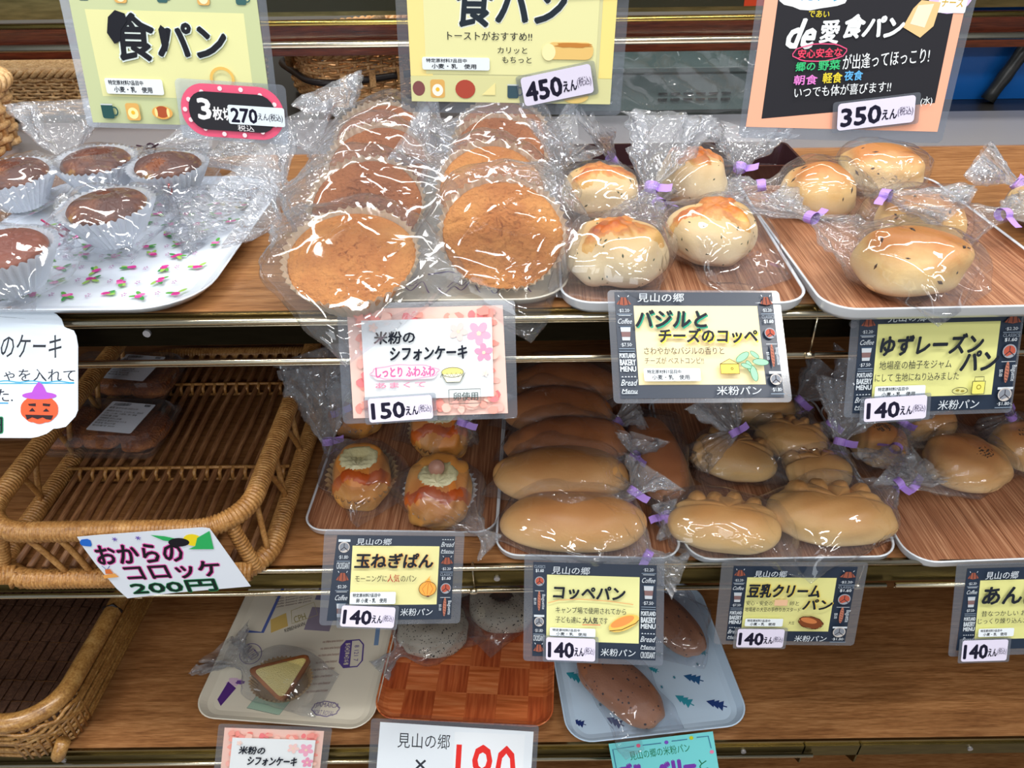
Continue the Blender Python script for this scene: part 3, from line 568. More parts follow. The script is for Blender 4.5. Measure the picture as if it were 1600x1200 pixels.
for a in ([(.715, .73), (.76, .725), (.76, .75), (.72, .745)], [(.80, .725), (.845, .73), (.84, .75), (.80, .745)], [(.72, .79), (.74, .76), (.758, .79)], [(.80, .79), (.82, .765), (.84, .79)], [(.70, .815), (.86, .82), (.85, .855), (.82, .85), (.80, .835), (.77, .85), (.74, .835), (.71, .855)]): sh.poly(a, (54, 40, 44), 'pumpkin_drawing')
sh.build(root)
# croquette sign: curled white paper
root, sh = card((-.3650, .5502, .8433), (84.2, -5.9, -2.3), .1400, .0878, 'white paper sign with pink-outlined writing and green 200, on the rattan tray', 'handwritten_sign', lam=False)
SK = lambda u, v: (u+.16*(v-.5)*.9, v)
pts = [(-.06, .03), (.10, .02), (.90, 0), (.955, .02), (1.10, .93), (.5, .97), (.10, 1.02), (.05, .85), (-.02, .45), (-.05, .2)]
paper(root, sh, pts, (232, 240, 252), 'paper_sheet')
PK = (240, 110, 190)
for w_, c in ((.055, PK), (.02, (30, 26, 34))):
    sh.text('おからの', .02, .19, .68, .47, c, w_, shear=.1, rot=-1); sh.text('コロッケ', .18, .50, .92, .74, c, w_, shear=-.05)
for w_, c in ((.05, (40, 150, 96)), (.018, (20, 40, 34))): sh.text('200円', .17, .78, .84, .96, c, w_)
sh.oval(-.01, .12, .045, .038, (40, 110, 210), 'drawing', 12, jag=.3); sh.poly([(.50, .06), (.60, .09), (.72, .16), (.70, .20), (.58, .15)], (50, 180, 100), 'drawing')
sh.oval(.80, .17, .07, .055, (246, 222, 40), 'drawing'); sh.poly([(.84, .14), (.95, .05), (.93, .32), (.74, .30), (.80, .26)], (50, 180, 100), 'drawing'); sh.oval(.69, .19, .08, .04, (28, 26, 34), 'drawing')
for u in (.22, .40):
    for k in range(3): a = pi*k/3; sh.line([(u-.02*cos(a), .09-.03*sin(a)), (u+.02*cos(a), .09+.03*sin(a))], .006, (110, 80, 180))
sh.poly([(-.0, .62), (.10, .60), (.12, .66), (.0, .67)], (240, 170, 90), 'drawing'); sh.poly([(.03, .60), (.04, .53), (.08, .53), (.09, .60)], (226, 120, 60), 'drawing'); sh.line([(.05, .53), (.03, .47)], .005, (60, 90, 180)); sh.line([(.06, .53), (.09, .48)], .005, (60, 90, 180))
sh.build(root)
# 180 card
root, sh = card((-.0835, .5216, .4707), (56.9, 4.5, -.7), .2156, .1406, 'large white card with big red digits 180, at the bottom under the chequered wooden tray')
paper(root, sh, [(.055, .03), (.97, .06), (.97, .96), (.04, .96)], (232, 240, 248))
sh.text('見山の郷', .165, .12, .475, .26, (44, 48, 58), .004); sh.text('×', .275, .36, .34, .46, (50, 54, 64), .005)
sh.rect(.50, .09, .92, .96, (238, 244, 250), 'number_sheet'); sh.text('180', .515, .20, .875, .72, (232, 52, 48), .012); sh.text('円', .885, .5, .955, .66, (232, 52, 48), .02); sh.text('米粉パン', .08, .72, .46, .86, (44, 48, 58), .01)
sh.build(root)
# blueberry card
root, sh = card((.2006, .5435, .4280), (65.7, -11.1, 0), .1386, .1088, 'turquoise card with purple and green writing, at the bottom under the fir tree tray', lam=False)
paper(root, sh, [(0, 0), (1, 0), (1, 1), (0, 1)], (120, 216, 220), 'card_sheet'); 
sh.text('見山の郷の米粉パン', .18, .13, .76, .25, (30, 120, 80), .012, rot=2); sh.text('ブルーベリー', .07, .31, .78, .55, (120, 60, 170), .05); sh.text('と', .82, .36, .90, .50, (30, 120, 80), .012); sh.text('クリームチーズ', .10, .62, .88, .82, (120, 60, 170), .03)
for u, v, c in ((.28, .07, (230, 90, 130)), (.55, .07, (120, 80, 190)), (.79, .05, (190, 200, 40)), (.96, .27, (230, 130, 170))): sh.oval(u, v, .02, .02, c, 'dots')
sh.line([(.03, .95), (.03, .08), (.24, .07)], .008, (60, 110, 150)); sh.line([(.32, .07), (.5, .07)], .008, (60, 110, 150)); sh.line([(.6, .06), (.75, .06)], .008, (60, 110, 150)); sh.line([(.84, .05), (.95, .05), (.96, .22)], .008, (60, 110, 150)); sh.build(root)
# the thin rail above the picture that carries the three top cards
b = MB(); b.tube([(-XR, .4925-.9+.9, 0), (XR, .4925, 0)], .0022, 10)
top = empty('card_rail', (0, .10, 1.392), 0, 'thin brass rail above the picture that carries the hanging cards', 'rail'); b.build('rail_rod', RAIL, top, True)
b = MB(); 
for x in (-.3, -.18, -.05, .06, .19, .31): b.tube([(x, .4925, 0), (x, .490, -.012)], .0008, 6)
b.build('card_hook', RAIL, top, True)
for s in (-1, 1):
    b = MB(); b.tube([(s*XR, .4925, 0), (s*XR, .6, -.29)], .004, 8); b.build('rail_post', RAIL, top, True)
# ---------------- film bags ----------------
def tri(x): return np.abs((x % 1.0)-.5)*4-1          # triangle wave -1..1
def crumple(P, rs, amp, wl):
    d = np.zeros(len(P))
    for k in range(5):
        g = rs.normal(size=3); g /= np.linalg.norm(g); w = wl*(.55+1.1*rs.rand()); g2 = rs.normal(size=3); g2 /= np.linalg.norm(g2)
        d += tri(P@g/w+rs.rand()+.22*tri(P@g2/(w*1.7)+rs.rand()))*(w/wl)*.45
    return d*amp
def bag_mesh(st, seed, nphi=84, nst=64, amp=.0020, wl=.030, pleat=0, tailfrac=.72):
    """st: stations (x, y, z, half width, half height, pleatiness); the film is a loft through them"""
    rs = np.random.RandomState(seed); st = np.array(st, float); k = len(st)
    L = np.r_[0, np.cumsum(np.linalg.norm(np.diff(st[:, :3], axis=0), axis=1))]; t = np.linspace(0, L[-1], nst)
    q = np.stack([np.interp(t, L, st[:, j]) for j in range(6)], 1)
    for _ in range(3): q[1:-1] = (q[:-2]+2*q[1:-1]+q[2:])/4     # soften
    P = []; C = q[:, :3]; T = np.gradient(C, axis=0); T /= np.linalg.norm(T, axis=1)[:, None]
    ph = np.linspace(0, 2*pi, nphi, endpoint=False)
    n1, n2, n3 = rs.randint(7, 10), rs.randint(11, 15), rs.randint(17, 23); p1, p2, p3 = rs.rand(3)
    for i in range(nst):
        up = np.array([0, 0, 1.]) if abs(T[i, 2]) < .93 else np.array([0, 1., 0]); sd = np.cross(up, T[i]); sd /= np.linalg.norm(sd); u = np.cross(T[i], sd)
        c, s_ = np.cos(ph), np.sin(ph); e = .8
        X = np.sign(c)*np.abs(c)**e*q[i, 3]; Z = np.sign(s_)*np.abs(s_)**e*q[i, 4]
        pl = 1+q[i, 5]*(.5*tri(ph/2/pi*n1+p1+i*.012)+.35*tri(ph/2/pi*n2+p2-i*.01)+.25*tri(ph/2/pi*n3+p3))
        # flat tail: ruffles move across the thin direction
        ruf = q[i, 5]*.35*min(q[i, 3], .03)*(tri(ph/2/pi*n1*1.0+p2)+.6*tri(ph/2/pi*n2+p1))*np.abs(c)
        P.append(C[i]+np.outer(X*pl, sd)+np.outer(Z*pl+ruf*(q[i, 4] < q[i, 3]*.6), u))
    P = np.array(P); V = P.reshape(-1, 3)
    # displacement along approximate normals
    cen = np.repeat(C, nphi, 0); nr = V-cen; nn = np.linalg.norm(nr, axis=1)[:, None]; nr = nr/np.maximum(nn, 1e-5)
    fade = np.clip(nn[:, 0]/.02, 0, 1)
    cf = np.repeat(q[:, 5], nphi); d = crumple(V, rs, amp*1.2, wl*1.7)*(1+cf)+crumple(V, rs, amp*.9, wl*.42)*np.clip(cf*3.2-.08, 0, 1.8); V = V+nr*(d*fade)[:, None]
    F = []
    for i in range(nst-1):
        for j in range(nphi): a = i*nphi+j; b = i*nphi+(j+1) % nphi; F.append((a, b, b+nphi, a+nphi))
    return V, F, np.clip(np.repeat(q[:, 5], nphi)*2.2-.1, 0, 1)
def bag(root, a, b, c, neck, tail, seed, seal=1.28, tw=.03, mat=None, tape=True, top=1.0, zmin=.0004, back=1.0, tapecol=None, amp=.0026, bulge=1.0):
    neck = np.array(neck, float); tail = neck+(np.array(tail, float)-neck)*1.3; tw = tw*1.3
    """bag round a bread of half sizes a, b and height c; neck and tail are points in the thing's own frame"""
    neck = np.array(neck, float); tail = np.array(tail, float); h = neck.copy(); h[2] = 0; d = h/np.linalg.norm(h); dist = np.linalg.norm(h)
    sup = 1/math.sqrt((d[0]/a)**2+(d[1]/b)**2)                     # extent of the bread towards the neck
    wid = math.hypot(a*d[1], b*d[0])*bulge; hh = c/2*1.07*top
    def P(k, z): return [d[0]*k, d[1]*k, z]
    st = [P(-sup*seal-.004, .004)+[wid*1.06, .0007, .05], P(-sup*1.16, c*.22)+[wid*1.12, c*.22, .05], P(-sup*.95, c*.40)+[wid*1.14, c*.42, .03], P(-sup*.55, c*.5)+[wid*1.15, hh*1.03, .02],
          P(0, c*.51)+[wid*1.16, hh*1.07, .01], P(sup*.5, c*.5)+[wid*1.13, hh*1.04, .03], P(sup*.86, c*.46)+[wid*1.0, hh*.88, .08]]
    e = np.array(P(sup*1.02, c*.45)); mid = e*.45+neck*.55; mid[2] = max(mid[2], .006)
    st += [list(e)+[wid*.72, hh*.62, .12], list(mid)+[wid*.34, min(hh*.4, mid[2]*.9), .28], list(neck)+[.0055, .0045, .30]]
    v = tail-neck; st += [list(neck+v*.25)+[tw*.40, .004, .35], list(neck+v*.6)+[tw*.8, .005, .45], list(neck+v)+[tw*1.1, .006, .5]]
    V, F, cf = bag_mesh(st, seed, amp=amp)
    V[:, 2] = np.where(V[:, 2] < zmin, zmin+.0002*np.abs(V[:, 2]), V[:, 2])
    fo = mesh('film_bag', V, F, mat or FILM, root, True); fa = fo.data.attributes.new('crush', 'FLOAT', 'POINT'); fa.data.foreach_set('value', cf.astype(np.float32))
    if tape:
        rnd = random.Random(seed); t = Vector(v/np.linalg.norm(v)); n = Vector(neck); s = t.cross(Vector((0, 0, 1))); s = s.normalized() if s.length > .1 else Vector((1, 0, 0)); u = s.cross(t)
        mb = MB(); N = 16; pts = [n+s*cos(2*pi*k/N)*.0068+u*sin(2*pi*k/N)*.0056 for k in range(N+1)]; flag = (s*.9+u*rnd.uniform(-.4, .4)).normalized()
        ring_ = pts[:]+[pts[-1]+flag*.004, pts[-1]+flag*.009, pts[-1]+flag*.014+t*.0012]
        V = [p-t*.0042 for p in ring_]+[p+t*.0042 for p in ring_]; k = len(ring_); off = flag.cross(t)*.0004
        V2 = [p+(p-n).normalized()*.0005 for p in V]; mb.add(V, [(i, i+1, k+i+1, k+i) for i in range(k-1)]); mb.add(V2, [(k+i, k+i+1, i+1, i) for i in range(k-1)])
        mb.build('tape_tie', tapecol or PURPLE, root)
def twist_tie(root, neck, col, seed):
    rnd = random.Random(seed); n = Vector(neck); mb = MB()
    mb.tube([n+Vector((cos(a)*.0055, sin(a)*.002, sin(a)*.0055)) for a in [2*pi*k/12 for k in range(13)]], .0012, 6)
    for s in (-1, 1): mb.tube([n, n+Vector((s*.006, -.004, .004)), n+Vector((s*.014, -.006+rnd.uniform(-.004, .004), .007+rnd.uniform(-.004, .006)))], .0011, 6)
    mb.build('twist_tie', plain('tie_%d' % seed, col, .4), root)
# ---------------- breads ----------------
def blob(a, b, c, seed, fn=None, nt=40, nph=64, e=.86, lump=.05, flat=.38, wl=2.2):
    """dough body: flattened underside, soft lumps; fn(dirs)->scale array. returns grid points, base at z=0"""
    rs = np.random.RandomState(seed); th = np.linspace(.001, pi-.001, nt); ph = np.linspace(0, 2*pi, nph, endpoint=False); TH, PH = np.meshgrid(th, ph, indexing='ij')
    st = np.sin(TH); D = np.stack([st*np.cos(PH), st*np.sin(PH), np.cos(TH)], -1)
    S_ = np.sign(D)*np.abs(D)**e; r = np.ones(TH.shape)
    for k in range(5):
        g = rs.normal(size=3)*wl*(1+k*.5); r += lump*np.sin(D@g+rs.rand()*6)/(1+k*.6)
    if fn is not None: r = r*fn(D)
    P = S_*r[..., None]*np.array([a, b, c*(1-flat)]); lo = P[..., 2] < 0; P[..., 2] = np.where(lo, P[..., 2]*flat/(1-flat), P[..., 2])
    P[..., 2] -= P[..., 2].min(); P[..., 2] *= c/P[..., 2].max()
    return P
def grid_mesh(name, P, mat, parent, mask=None, thick=None, kind=None):
    nt, nph = P.shape[:2]; V = P.reshape(-1, 3)
    if mask is not None:
        N = np.cross(np.roll(P, -1, 1)-np.roll(P, 1, 1), np.gradient(P, axis=0)); N /= np.maximum(np.linalg.norm(N, axis=-1), 1e-9)[..., None]
        if (N[nt//2]*(P[nt//2]-P.mean((0, 1)))).sum() < 0: N = -N
        Q = P+N*(thick*np.where(mask, 1, -.4))[..., None]; V = Q.reshape(-1, 3)
    F = []
    for i in range(nt-1):
        for j in range(nph):
            j2 = (j+1) % nph
            if mask is not None and not (mask[i, j] or mask[i, j2] or mask[i+1, j] or mask[i+1, j2]): continue
            F.append((i*nph+j, (i+1)*nph+j, (i+1)*nph+j2, i*nph+j2))
    if mask is not None:
        used = sorted({k for f in F for k in f}); mp = {k: i for i, k in enumerate(used)}; V = V[used]; F = [tuple(mp[k] for k in f) for f in F]
    return mesh(name, V, F, mat, parent, True, kind)
def specks(root, P, n, size, col, seed, name='specks', zlo=.2, sel=None, rough=.5):
    rnd = random.Random(seed); nt, nph = P.shape[:2]; mb = MB(); zm = P[..., 2].max(); k = 0; tries = 0; cen = P.mean((0, 1))
    while k < n and tries < n*60:
        tries += 1; i = min(nt-2, max(1, int(math.acos(1-2*rnd.random())/pi*nt))); j = rnd.randrange(nph); p = P[i, j]
        if p[2] < zlo*zm or (sel and not sel(p)): continue
        nrm = np.cross(P[i, (j+1) % nph]-P[i, j-1], P[i+1, j]-P[i-1, j]); nrm /= np.linalg.norm(nrm)+1e-9
        if nrm@(p-cen) < 0: nrm = -nrm
        M = Matrix.Translation(Vector(p)) @ Vector(nrm).to_track_quat('Z', 'Y').to_matrix().to_4x4() @ Matrix.Rotation(rnd.uniform(0, 6.28), 4, 'Z')
        s = size*rnd.uniform(.6, 1.2); l = rnd.uniform(1, 1.8)
        V = [(s*l, 0, 0), (0, s*.6, 0), (-s*l, 0, 0), (0, -s*.6, 0), (0, 0, s*.45), (0, 0, -s*.4)]
        mb.add([tuple(M @ Vector(v)) for v in V], [(0, 1, 4), (1, 2, 4), (2, 3, 4), (3, 0, 4), (1, 0, 5), (2, 1, 5), (3, 2, 5), (0, 3, 5)]); k += 1
    return mb.build(name, plain('speck_%s' % name, col, rough), root, True, 'stuff')
basil_m = crust('basil_dough', srgb(244, 230, 202), srgb(238, 214, 168), srgb(226, 178, 106), p=(.15, .6, 1.0), noise=.4)
cheese_m = crust('cheese', srgb(240, 186, 104), srgb(224, 138, 58), srgb(190, 92, 34), p=(.45, .7, 1.0), noise=1.7, rough=.35, bump=.5)
raisin_m = crust('raisin_dough', srgb(240, 218, 172), srgb(238, 198, 130), srgb(204, 128, 52), p=(.3, .6, .9), noise=.6, rough=.42)
coppe_m = crust('coppe_dough', srgb(250, 214, 156), srgb(236, 180, 112), srgb(208, 138, 72), p=(.1, .6, 1.1), noise=.3, rough=.4)
coppe_d = crust('coppe_brown', srgb(228, 168, 106), srgb(200, 130, 72), srgb(166, 94, 46), p=(.1, .5, 1.0), noise=.3, rough=.4)
cream_m = crust('cream_dough', srgb(252, 226, 176), srgb(242, 198, 130), srgb(218, 154, 84), p=(.1, .55, 1.0), noise=.35, rough=.42)
an_m = crust('bean_dough', srgb(250, 220, 164), srgb(236, 182, 112), srgb(190, 114, 54), p=(.2, .6, 1.0), noise=.3, rough=.38)
ses_m = crust('sesame_dough', srgb(206, 202, 184), srgb(190, 184, 168), srgb(160, 152, 136), noise=.4, specks=(.012, .012, .014, 1), speck_scale=260, speck_cut=.24, bump=.5)
blue_m = crust('blueberry_dough', srgb(204, 156, 124), srgb(176, 122, 90), srgb(142, 90, 62), noise=.5, specks=(.02, .012, .02, 1), speck_scale=120, speck_cut=.16, bump=.5)
chif_m = crust('chiffon_crust', srgb(226, 172, 98), srgb(208, 140, 68), srgb(184, 112, 48), p=(.05, .6, 1.0), noise=1.2, rough=.9, bump=1.0, bscale=45)
chif_d = crust('chiffon_dark', srgb(196, 132, 70), srgb(170, 102, 48), srgb(140, 78, 34), p=(.05, .5, .95), noise=.8, rough=.8, bump=.9, bscale=50)
onion_m = crust('onion_dough', srgb(238, 194, 120), srgb(232, 170, 90), srgb(206, 120, 48), p=(.1, .55, 1.0), noise=.4, rough=.4)
def local(root, p): return root.matrix_world.inverted() @ Vector(p)
def place(name, px, py, z, hz, rot, label, group, cat='bread'):
    p = at(px, py, z+hz); r = empty(name, (p.x, p.y, z), R(rot), label, cat, group); bpy.context.view_layer.update(); return r
def bagged(root, a, b, c, nk, tl, seed, **kw):
    """nk, tl: (px, py, height above the shelf) of the neck and the tail end, turned into points near the thing"""
    z0 = root.matrix_world.translation.z; n = local(root, at(nk[0], nk[1], z0+nk[2])); t = local(root, at(tl[0], tl[1], z0+tl[2])); bag(root, a, b, c, tuple(n), tuple(t), seed, **kw)
T1 = Z1+.0042; T2 = Z2+.0042; T3 = Z3+.0042
# trays of the top shelf
tray('serving_tray', corner(876, 474, Z1), corner(1272, 474, Z1), .30, .030, .012, .004, WHITE_RIM, tray_wood, Z1, 'white-rimmed wood-grain tray holding the basil and cheese buns')
tray('serving_tray', corner(1292, 487, Z1), corner(1720, 478, Z1), .32, .030, .013, .004, WHITE_RIM, tray_wood, Z1, 'white-rimmed wood-grain tray holding the raisin buns, at the right of the top shelf')
cream_plate = plain('cream_melamine', srgb(226, 218, 200), .22, coat=.5)
ct = tray('serving_tray', corner(452, 472, Z1), corner(893, 468, Z1), .34, .045, .012, .014, cream_plate, cream_plate, Z1, 'cream tray with purple print under the chiffon cakes')
white_m = plain('rose_melamine', srgb(224, 232, 242), .18, coat=.6)
ft = tray('serving_tray', corner(-190, 489, Z1), corner(306, 487, Z1), .33, .060, .014, .022, white_m, white_m, Z1, 'white tray printed with pink roses and green leaves')
tray('serving_tray', corner(470, 829, Z2), corner(777, 833, Z2), .26, .026, .012, .004, WHITE_RIM, tray_wood, Z2, 'white-rimmed wood-grain tray under the onion rolls')
tray('serving_tray', corner(772, 868, Z2), corner(1068, 874, Z2), .33, .028, .012, .004, WHITE_RIM, tray_wood, Z2, 'white-rimmed wood-grain tray under the long plain rolls')
tray('serving_tray', corner(1076, 876, Z2), corner(1412, 870, Z2), .31, .030, .012, .004, WHITE_RIM, tray_wood, Z2, 'white-rimmed wood-grain tray under the cream buns')
tray('serving_tray', corner(1424, 882, Z2), corner(1800, 868, Z2), .30, .032, .013, .004, WHITE_RIM, tray_wood, Z2, 'mostly empty white-rimmed wood-grain tray with the seed-topped buns')
post_m = plain('postcard_melamine', srgb(236, 230, 212), .25, coat=.4)
pt = tray('serving_tray', corner(297, 1122, Z3), corner(580, 1143, Z3), .275, .034, .014, .016, post_m, post_m, Z3, 'beige tray printed with postmarks and stamps, under the cake wedge')
def checker_mat():
    m, n, l, b = newmat('chequer_wood'); tc = nd(n, 'ShaderNodeTexCoord'); ck = nd(n, 'ShaderNodeTexChecker', Scale=22.5); l.new(tc.outputs['Object'], ck.inputs[0])
    outs = []
    for st in ((2, 30, 10), (30, 2, 10)):
        mp = nd(n, 'ShaderNodeMapping'); mp.inputs['Scale'].default_value = st; ns = nd(n, 'ShaderNodeTexNoise', Scale=8., Detail=5.0); l.new(tc.outputs['Object'], mp.inputs[0]); l.new(mp.outputs[0], ns.inputs['Vector'])
        r = ramp(n, [(.3, srgb(186, 92, 46)), (.5, srgb(214, 118, 66)), (.7, srgb(230, 146, 92))] if st[0] == 2 else [(.3, srgb(160, 70, 36)), (.5, srgb(190, 92, 50)), (.7, srgb(212, 116, 66))]); l.new(ns.outputs[0], r.inputs[0]); outs.append(r)
    mx = nd(n, 'ShaderNodeMix', data_type='RGBA'); l.new(ck.outputs['Fac'], mx.inputs[0]); l.new(outs[0].outputs[0], mx.inputs[6]); l.new(outs[1].outputs[0], mx.inputs[7]); l.new(mx.outputs[2], b.inputs['Base Color'])
    b.inputs['Roughness'].default_value = .3; b.inputs['Coat Weight'].default_value = .3; return m
chk_m = checker_mat()
kt = tray('serving_tray', corner(581, 1124, Z3), corner(864, 1140, Z3), .285, .030, .015, .012, chk_m, chk_m, Z3, 'reddish chequered wooden tray under the sesame buns')
tree_m = plain('fir_melamine', srgb(200, 224, 246), .2, coat=.5)
tt = tray('serving_tray', corner(888, 1166, Z3), corner(1176, 1134, Z3), .25, .036, .015, .014, tree_m, tree_m, Z3, 'pale blue tray printed with fir trees')
# tray prints (flat print on the tray floor)
def rose(sh, u, v, s, rnd):
    k = sh.W/sh.H
    for d in range(3): a = rnd.uniform(0, 6.3); sh.oval(u+s*1.1*cos(a), v+s*1.1*k*sin(a), s*.9, s*.38, rnd.choice([(90, 160, 70), (60, 140, 70), (150, 190, 90)]), 'leaf_print', 8, rot=-math.degrees(a), seed=d)
    for d in range(3): sh.oval(u+rnd.uniform(-.5, .5)*s, v+rnd.uniform(-.5, .5)*s*k, s*.6, s*.5, rnd.choice([(206, 62, 148), (226, 110, 170), (190, 50, 130)]), 'rose_print', 9, jag=.3, seed=d)
def on_tray(t, pad):
    s = Sheet(t['w']-2*pad, t['d']-2*pad, TRAY_H+.0001); s.step = .000004; return s
sh = on_tray(ft, .028); rnd = random.Random(11)
for i in range(13):
    for j in range(10):
        u = (i+.5+(j % 2)*.5)/13.5+rnd.uniform(-.015, .015); v = (j+.5)/10+rnd.uniform(-.02, .02)
        if (i+j) % 2: rose(sh, u, v, .024, rnd)
        else:
            a = rnd.uniform(0, 6)
            for q in range(5): sh.oval(u+.007*cos(a+q*1.257), v+.010*sin(a+q*1.257), .005, .003, (166, 84, 150), 'leaf_print', 6, rot=-math.degrees(a+q*1.257))
sh.build(ft)
sh = on_tray(ct, .018)
for x0 in (.08, .30, .52, .74):
    pts = [(x0+.18*k/20, .93+.025*sin(k*.7)+.02*sin(k*.33)) for k in range(21)]; sh.line(pts, .006, (124, 84, 140)); sh.line([(u, v-.03) for u, v in pts[4:14]], .005, (140, 104, 150)); sh.ring(x0+.09, .87, .03, .02, .004, (140, 104, 150))
sh.line([(.46, .84), (.55, .82), (.62, .84), (.68, .82)], .012, (96, 60, 130)); sh.line([(.90, .70), (.93, .86), (.86, .93)], .005, (140, 100, 150)); sh.build(ct)
sh = on_tray(tt, .016); rnd = random.Random(5)
def fir(u, v, s, col, rot=0):
    k = sh.W/sh.H; a = R(rot)
    def q(x, y): X, Y = x*cos(a)-y*sin(a), x*sin(a)+y*cos(a); return (u+X*s, v-Y*s*k)
    for y in (0, .42, .84): w = .55-.14*y; sh.poly([q(-w, y), q(w, y), q(0, y+.75)], col, 'fir_print')
    sh.poly([q(-.06, -.35), (q(.06, -.35)), q(.06, 0.02), q(-.06, .02)], col, 'fir_print')
cols = [(34, 60, 120), (50, 150, 170), (40, 90, 140), (30, 50, 110)]
for i, (u, v, s, c, r) in enumerate([(.50, .44, .05, 0, -60), (.66, .16, .05, 0, -62), (.79, .40, .055, 0, -55), (.60, .60, .028, 1, -70), (.66, .48, .03, 1, -60), (.09, .60, .05, 1, -68), (.05, .92, .035, 3, -60), (.86, .70, .05, 2, -60), (.75, .86, .05, 1, -75), (.5, .93, .055, 1, -70), (.28, .95, .045, 0, -70), (.95, .9, .05, 0, -60), (.12, .35, .03, 3, -60), (.30, .10, .04, 1, -60), (.86, .14, .04, 0, -60), (.30, .66, .04, 1, -60), (.96, .5, .03, 1, -50)]):
    fir(u, v, s*1.35, cols[c], r+125)
for u, v in ((.60, .72), (.70, .66), (.88, .58), (.56, .5), (.35, .82), (.72, .30), (.18, .8)):
    for k in range(3): a = pi*k/3; sh.line([(u-.010*cos(a), v-.013*sin(a)), (u+.010*cos(a), v+.013*sin(a))], .004, cols[1+k % 2 * 2 if k else 1], 'star_print')
sh.build(tt)
sh = on_tray(pt, .016)
VI = (96, 78, 150)
def octo(u, v, ru, rv, rot, text):
    k = sh.W/sh.H; a = R(rot)
    def q(x, y): X, Y = x*ru, y*rv; X, Y = X*cos(a)-Y*sin(a), X*sin(a)+Y*cos(a); return (u+X, v-Y*k)
    o = [q(x, y) for x, y in ((-.6, 1), (.6, 1), (1, .6), (1, -.6), (.6, -1), (-.6, -1), (-1, -.6), (-1, .6), (-.6, 1))]; sh.line(o, .010, VI); sh.poly([q(-1, -.05), q(1, -.05), q(1, -.6), q(.6, -1), q(-.6, -1), q(-1, -.6)], VI, 'stamp_print')
    sh.poly([q(-.8, -.2), q(.8, -.2), q(.8, -.62), q(-.8, -.62)], (214, 206, 188), 'stamp_print')
    (ua, va), (ub, vb) = q(0, -.42), q(0, .42); hh_ = rv*.20*k; sh.text(text, ua-ru*.7, va-hh_, ua+ru*.7, va+hh_, VI, .03, rot=rot, name='stamp_lettering'); sh.text('8 121 7', ub-ru*.6, vb-hh_, ub+ru*.6, vb+hh_, VI, .0, rot=rot, name='stamp_lettering')
octo(.80, .55, .105, .075, -80, 'SOLDES')
sh.rect(.42, .02, .72, .16, (120, 118, 150), 'stamp_print'); sh.rect(.42, .22, .60, .40, (150, 140, 160), 'stamp_print'); sh.text('CPH', .32, .285, .40, .34, (170, 160, 100), .01, rot=30, name='stamp_lettering')
sh.poly([(.16, .34), (.25, .28), (.30, .38), (.20, .44)], (222, 190, 110), 'stamp_print'); sh.text('KØBENHAVN', .28, .37, .42, .40, (90, 86, 80), .01, rot=30, name='stamp_lettering')
sh.line([(.28, .26), (.42, .18), (.48, .28), (.32, .36), (.28, .26)], .004, (190, 180, 120)); sh.line([(.02, .44), (.14, .44), (.155, .08)], .022, (90, 110, 180)); sh.oval(.70, .27, .085, .075, (176, 40, 100), 'wax_seal_print'); sh.ring(.70, .27, .06, .055, .005, (140, 26, 80))
sh.line([(.91, .2), (.95, .48)], .03, (120, 150, 190))
for r in range(9): sh.text('mille baisers de paris', .08+.01*r, .02+.022*r, .40, .038+.022*r, (120, 100, 100), 0, shear=.4, name='script_print', rot=18)
for r in range(8): sh.text('ma chère amie bonjour', .58, .46+.05*r, .72, .485+.05*r, (160, 120, 110), 0, name='script_print', rot=10)
sh.ring(.12, .60, .085, .07, .006, (130, 120, 160), rot=-50); sh.text('UNITED', .05, .56, .18, .62, (130, 120, 160), .01, rot=-40, name='stamp_lettering'); sh.oval(.09, .80, .05, .03, (220, 190, 214), 'stamp_print', jag=.5); sh.poly([(.03, .92), (.05, .80), (.12, .84), (.07, .96)], (90, 50, 130), 'stamp_print'); sh.oval(.13, .80, .03, .015, (110, 70, 150), 'stamp_print', jag=.4)
sh.poly([(.28, .86), (.50, .90), (.46, .99), (.24, .96)], (170, 200, 180), 'stamp_print'); sh.line([(.28, .86), (.50, .90), (.46, .99), (.24, .96), (.28, .86)], .003, (100, 110, 100))
sh.ring(.74, .93, .085, .05, .008, (140, 130, 160), wob=.06); sh.text('JAMAICA', .67, .89, .82, .93, (140, 130, 160), .01, name='stamp_lettering'); sh.text('PORT ROYAL', .67, .94, .80, .97, (140, 130, 160), .0, name='stamp_lettering'); sh.build(pt)
# ---------------- basil and cheese buns ----------------
def bun(px, py, z, a, b, c, rot, seed, mat, label, group, nk, tl, extra=None, fn=None, name='bagged_bun', hz=None, **kw):
    r = place(name, px, py, z, c*.42 if hz is None else hz, rot, label, group)
    P = blob(a, b, c, seed, fn, **{k: kw.pop(k) for k in ('e', 'lump', 'flat', 'wl') if k in kw})
    grid_mesh('bread', P, mat, r)
    if extra: extra(r, P, seed)
    bagged(r, a, b, c, nk, tl, seed, **kw); return r
def cheesy(r, P, seed):
    rs = np.random.RandomState(seed); zc = P[..., 2].max(); c = P.mean((0, 1)); x, y = P[..., 0], P[..., 1]
    ang = np.arctan2(y, x); wob = 1+.35*np.sin(3*ang+rs.rand()*6)+.22*np.sin(5*ang+rs.rand()*6)+.15*np.sin(9*ang+rs.rand()*6)
    d = np.hypot((x)/.026, (y-.0)/.022)/wob; mask = (d < 1) & (P[..., 2] > .5*zc)
    th = .0035*np.clip(1-d, 0, 1)**.4*(1+.5*np.sin(x*420+rs.rand()*6)*np.sin(y*380))+.0004
    grid_mesh('cheese_topping', P, cheese_m, r, mask, th)
    specks(r, P, 46, .0014, srgb(52, 66, 34), seed, 'basil_flecks', .15)
G = 'bagged basil and cheese buns'
bun(964, 402, T1, .044, .039, .058, 8, 101, basil_m, 'basil bun with melted cheese, front left on its wood-grain tray', G, (1018, 292, .040), (1035, 205, .085), cheesy, flat=.42)
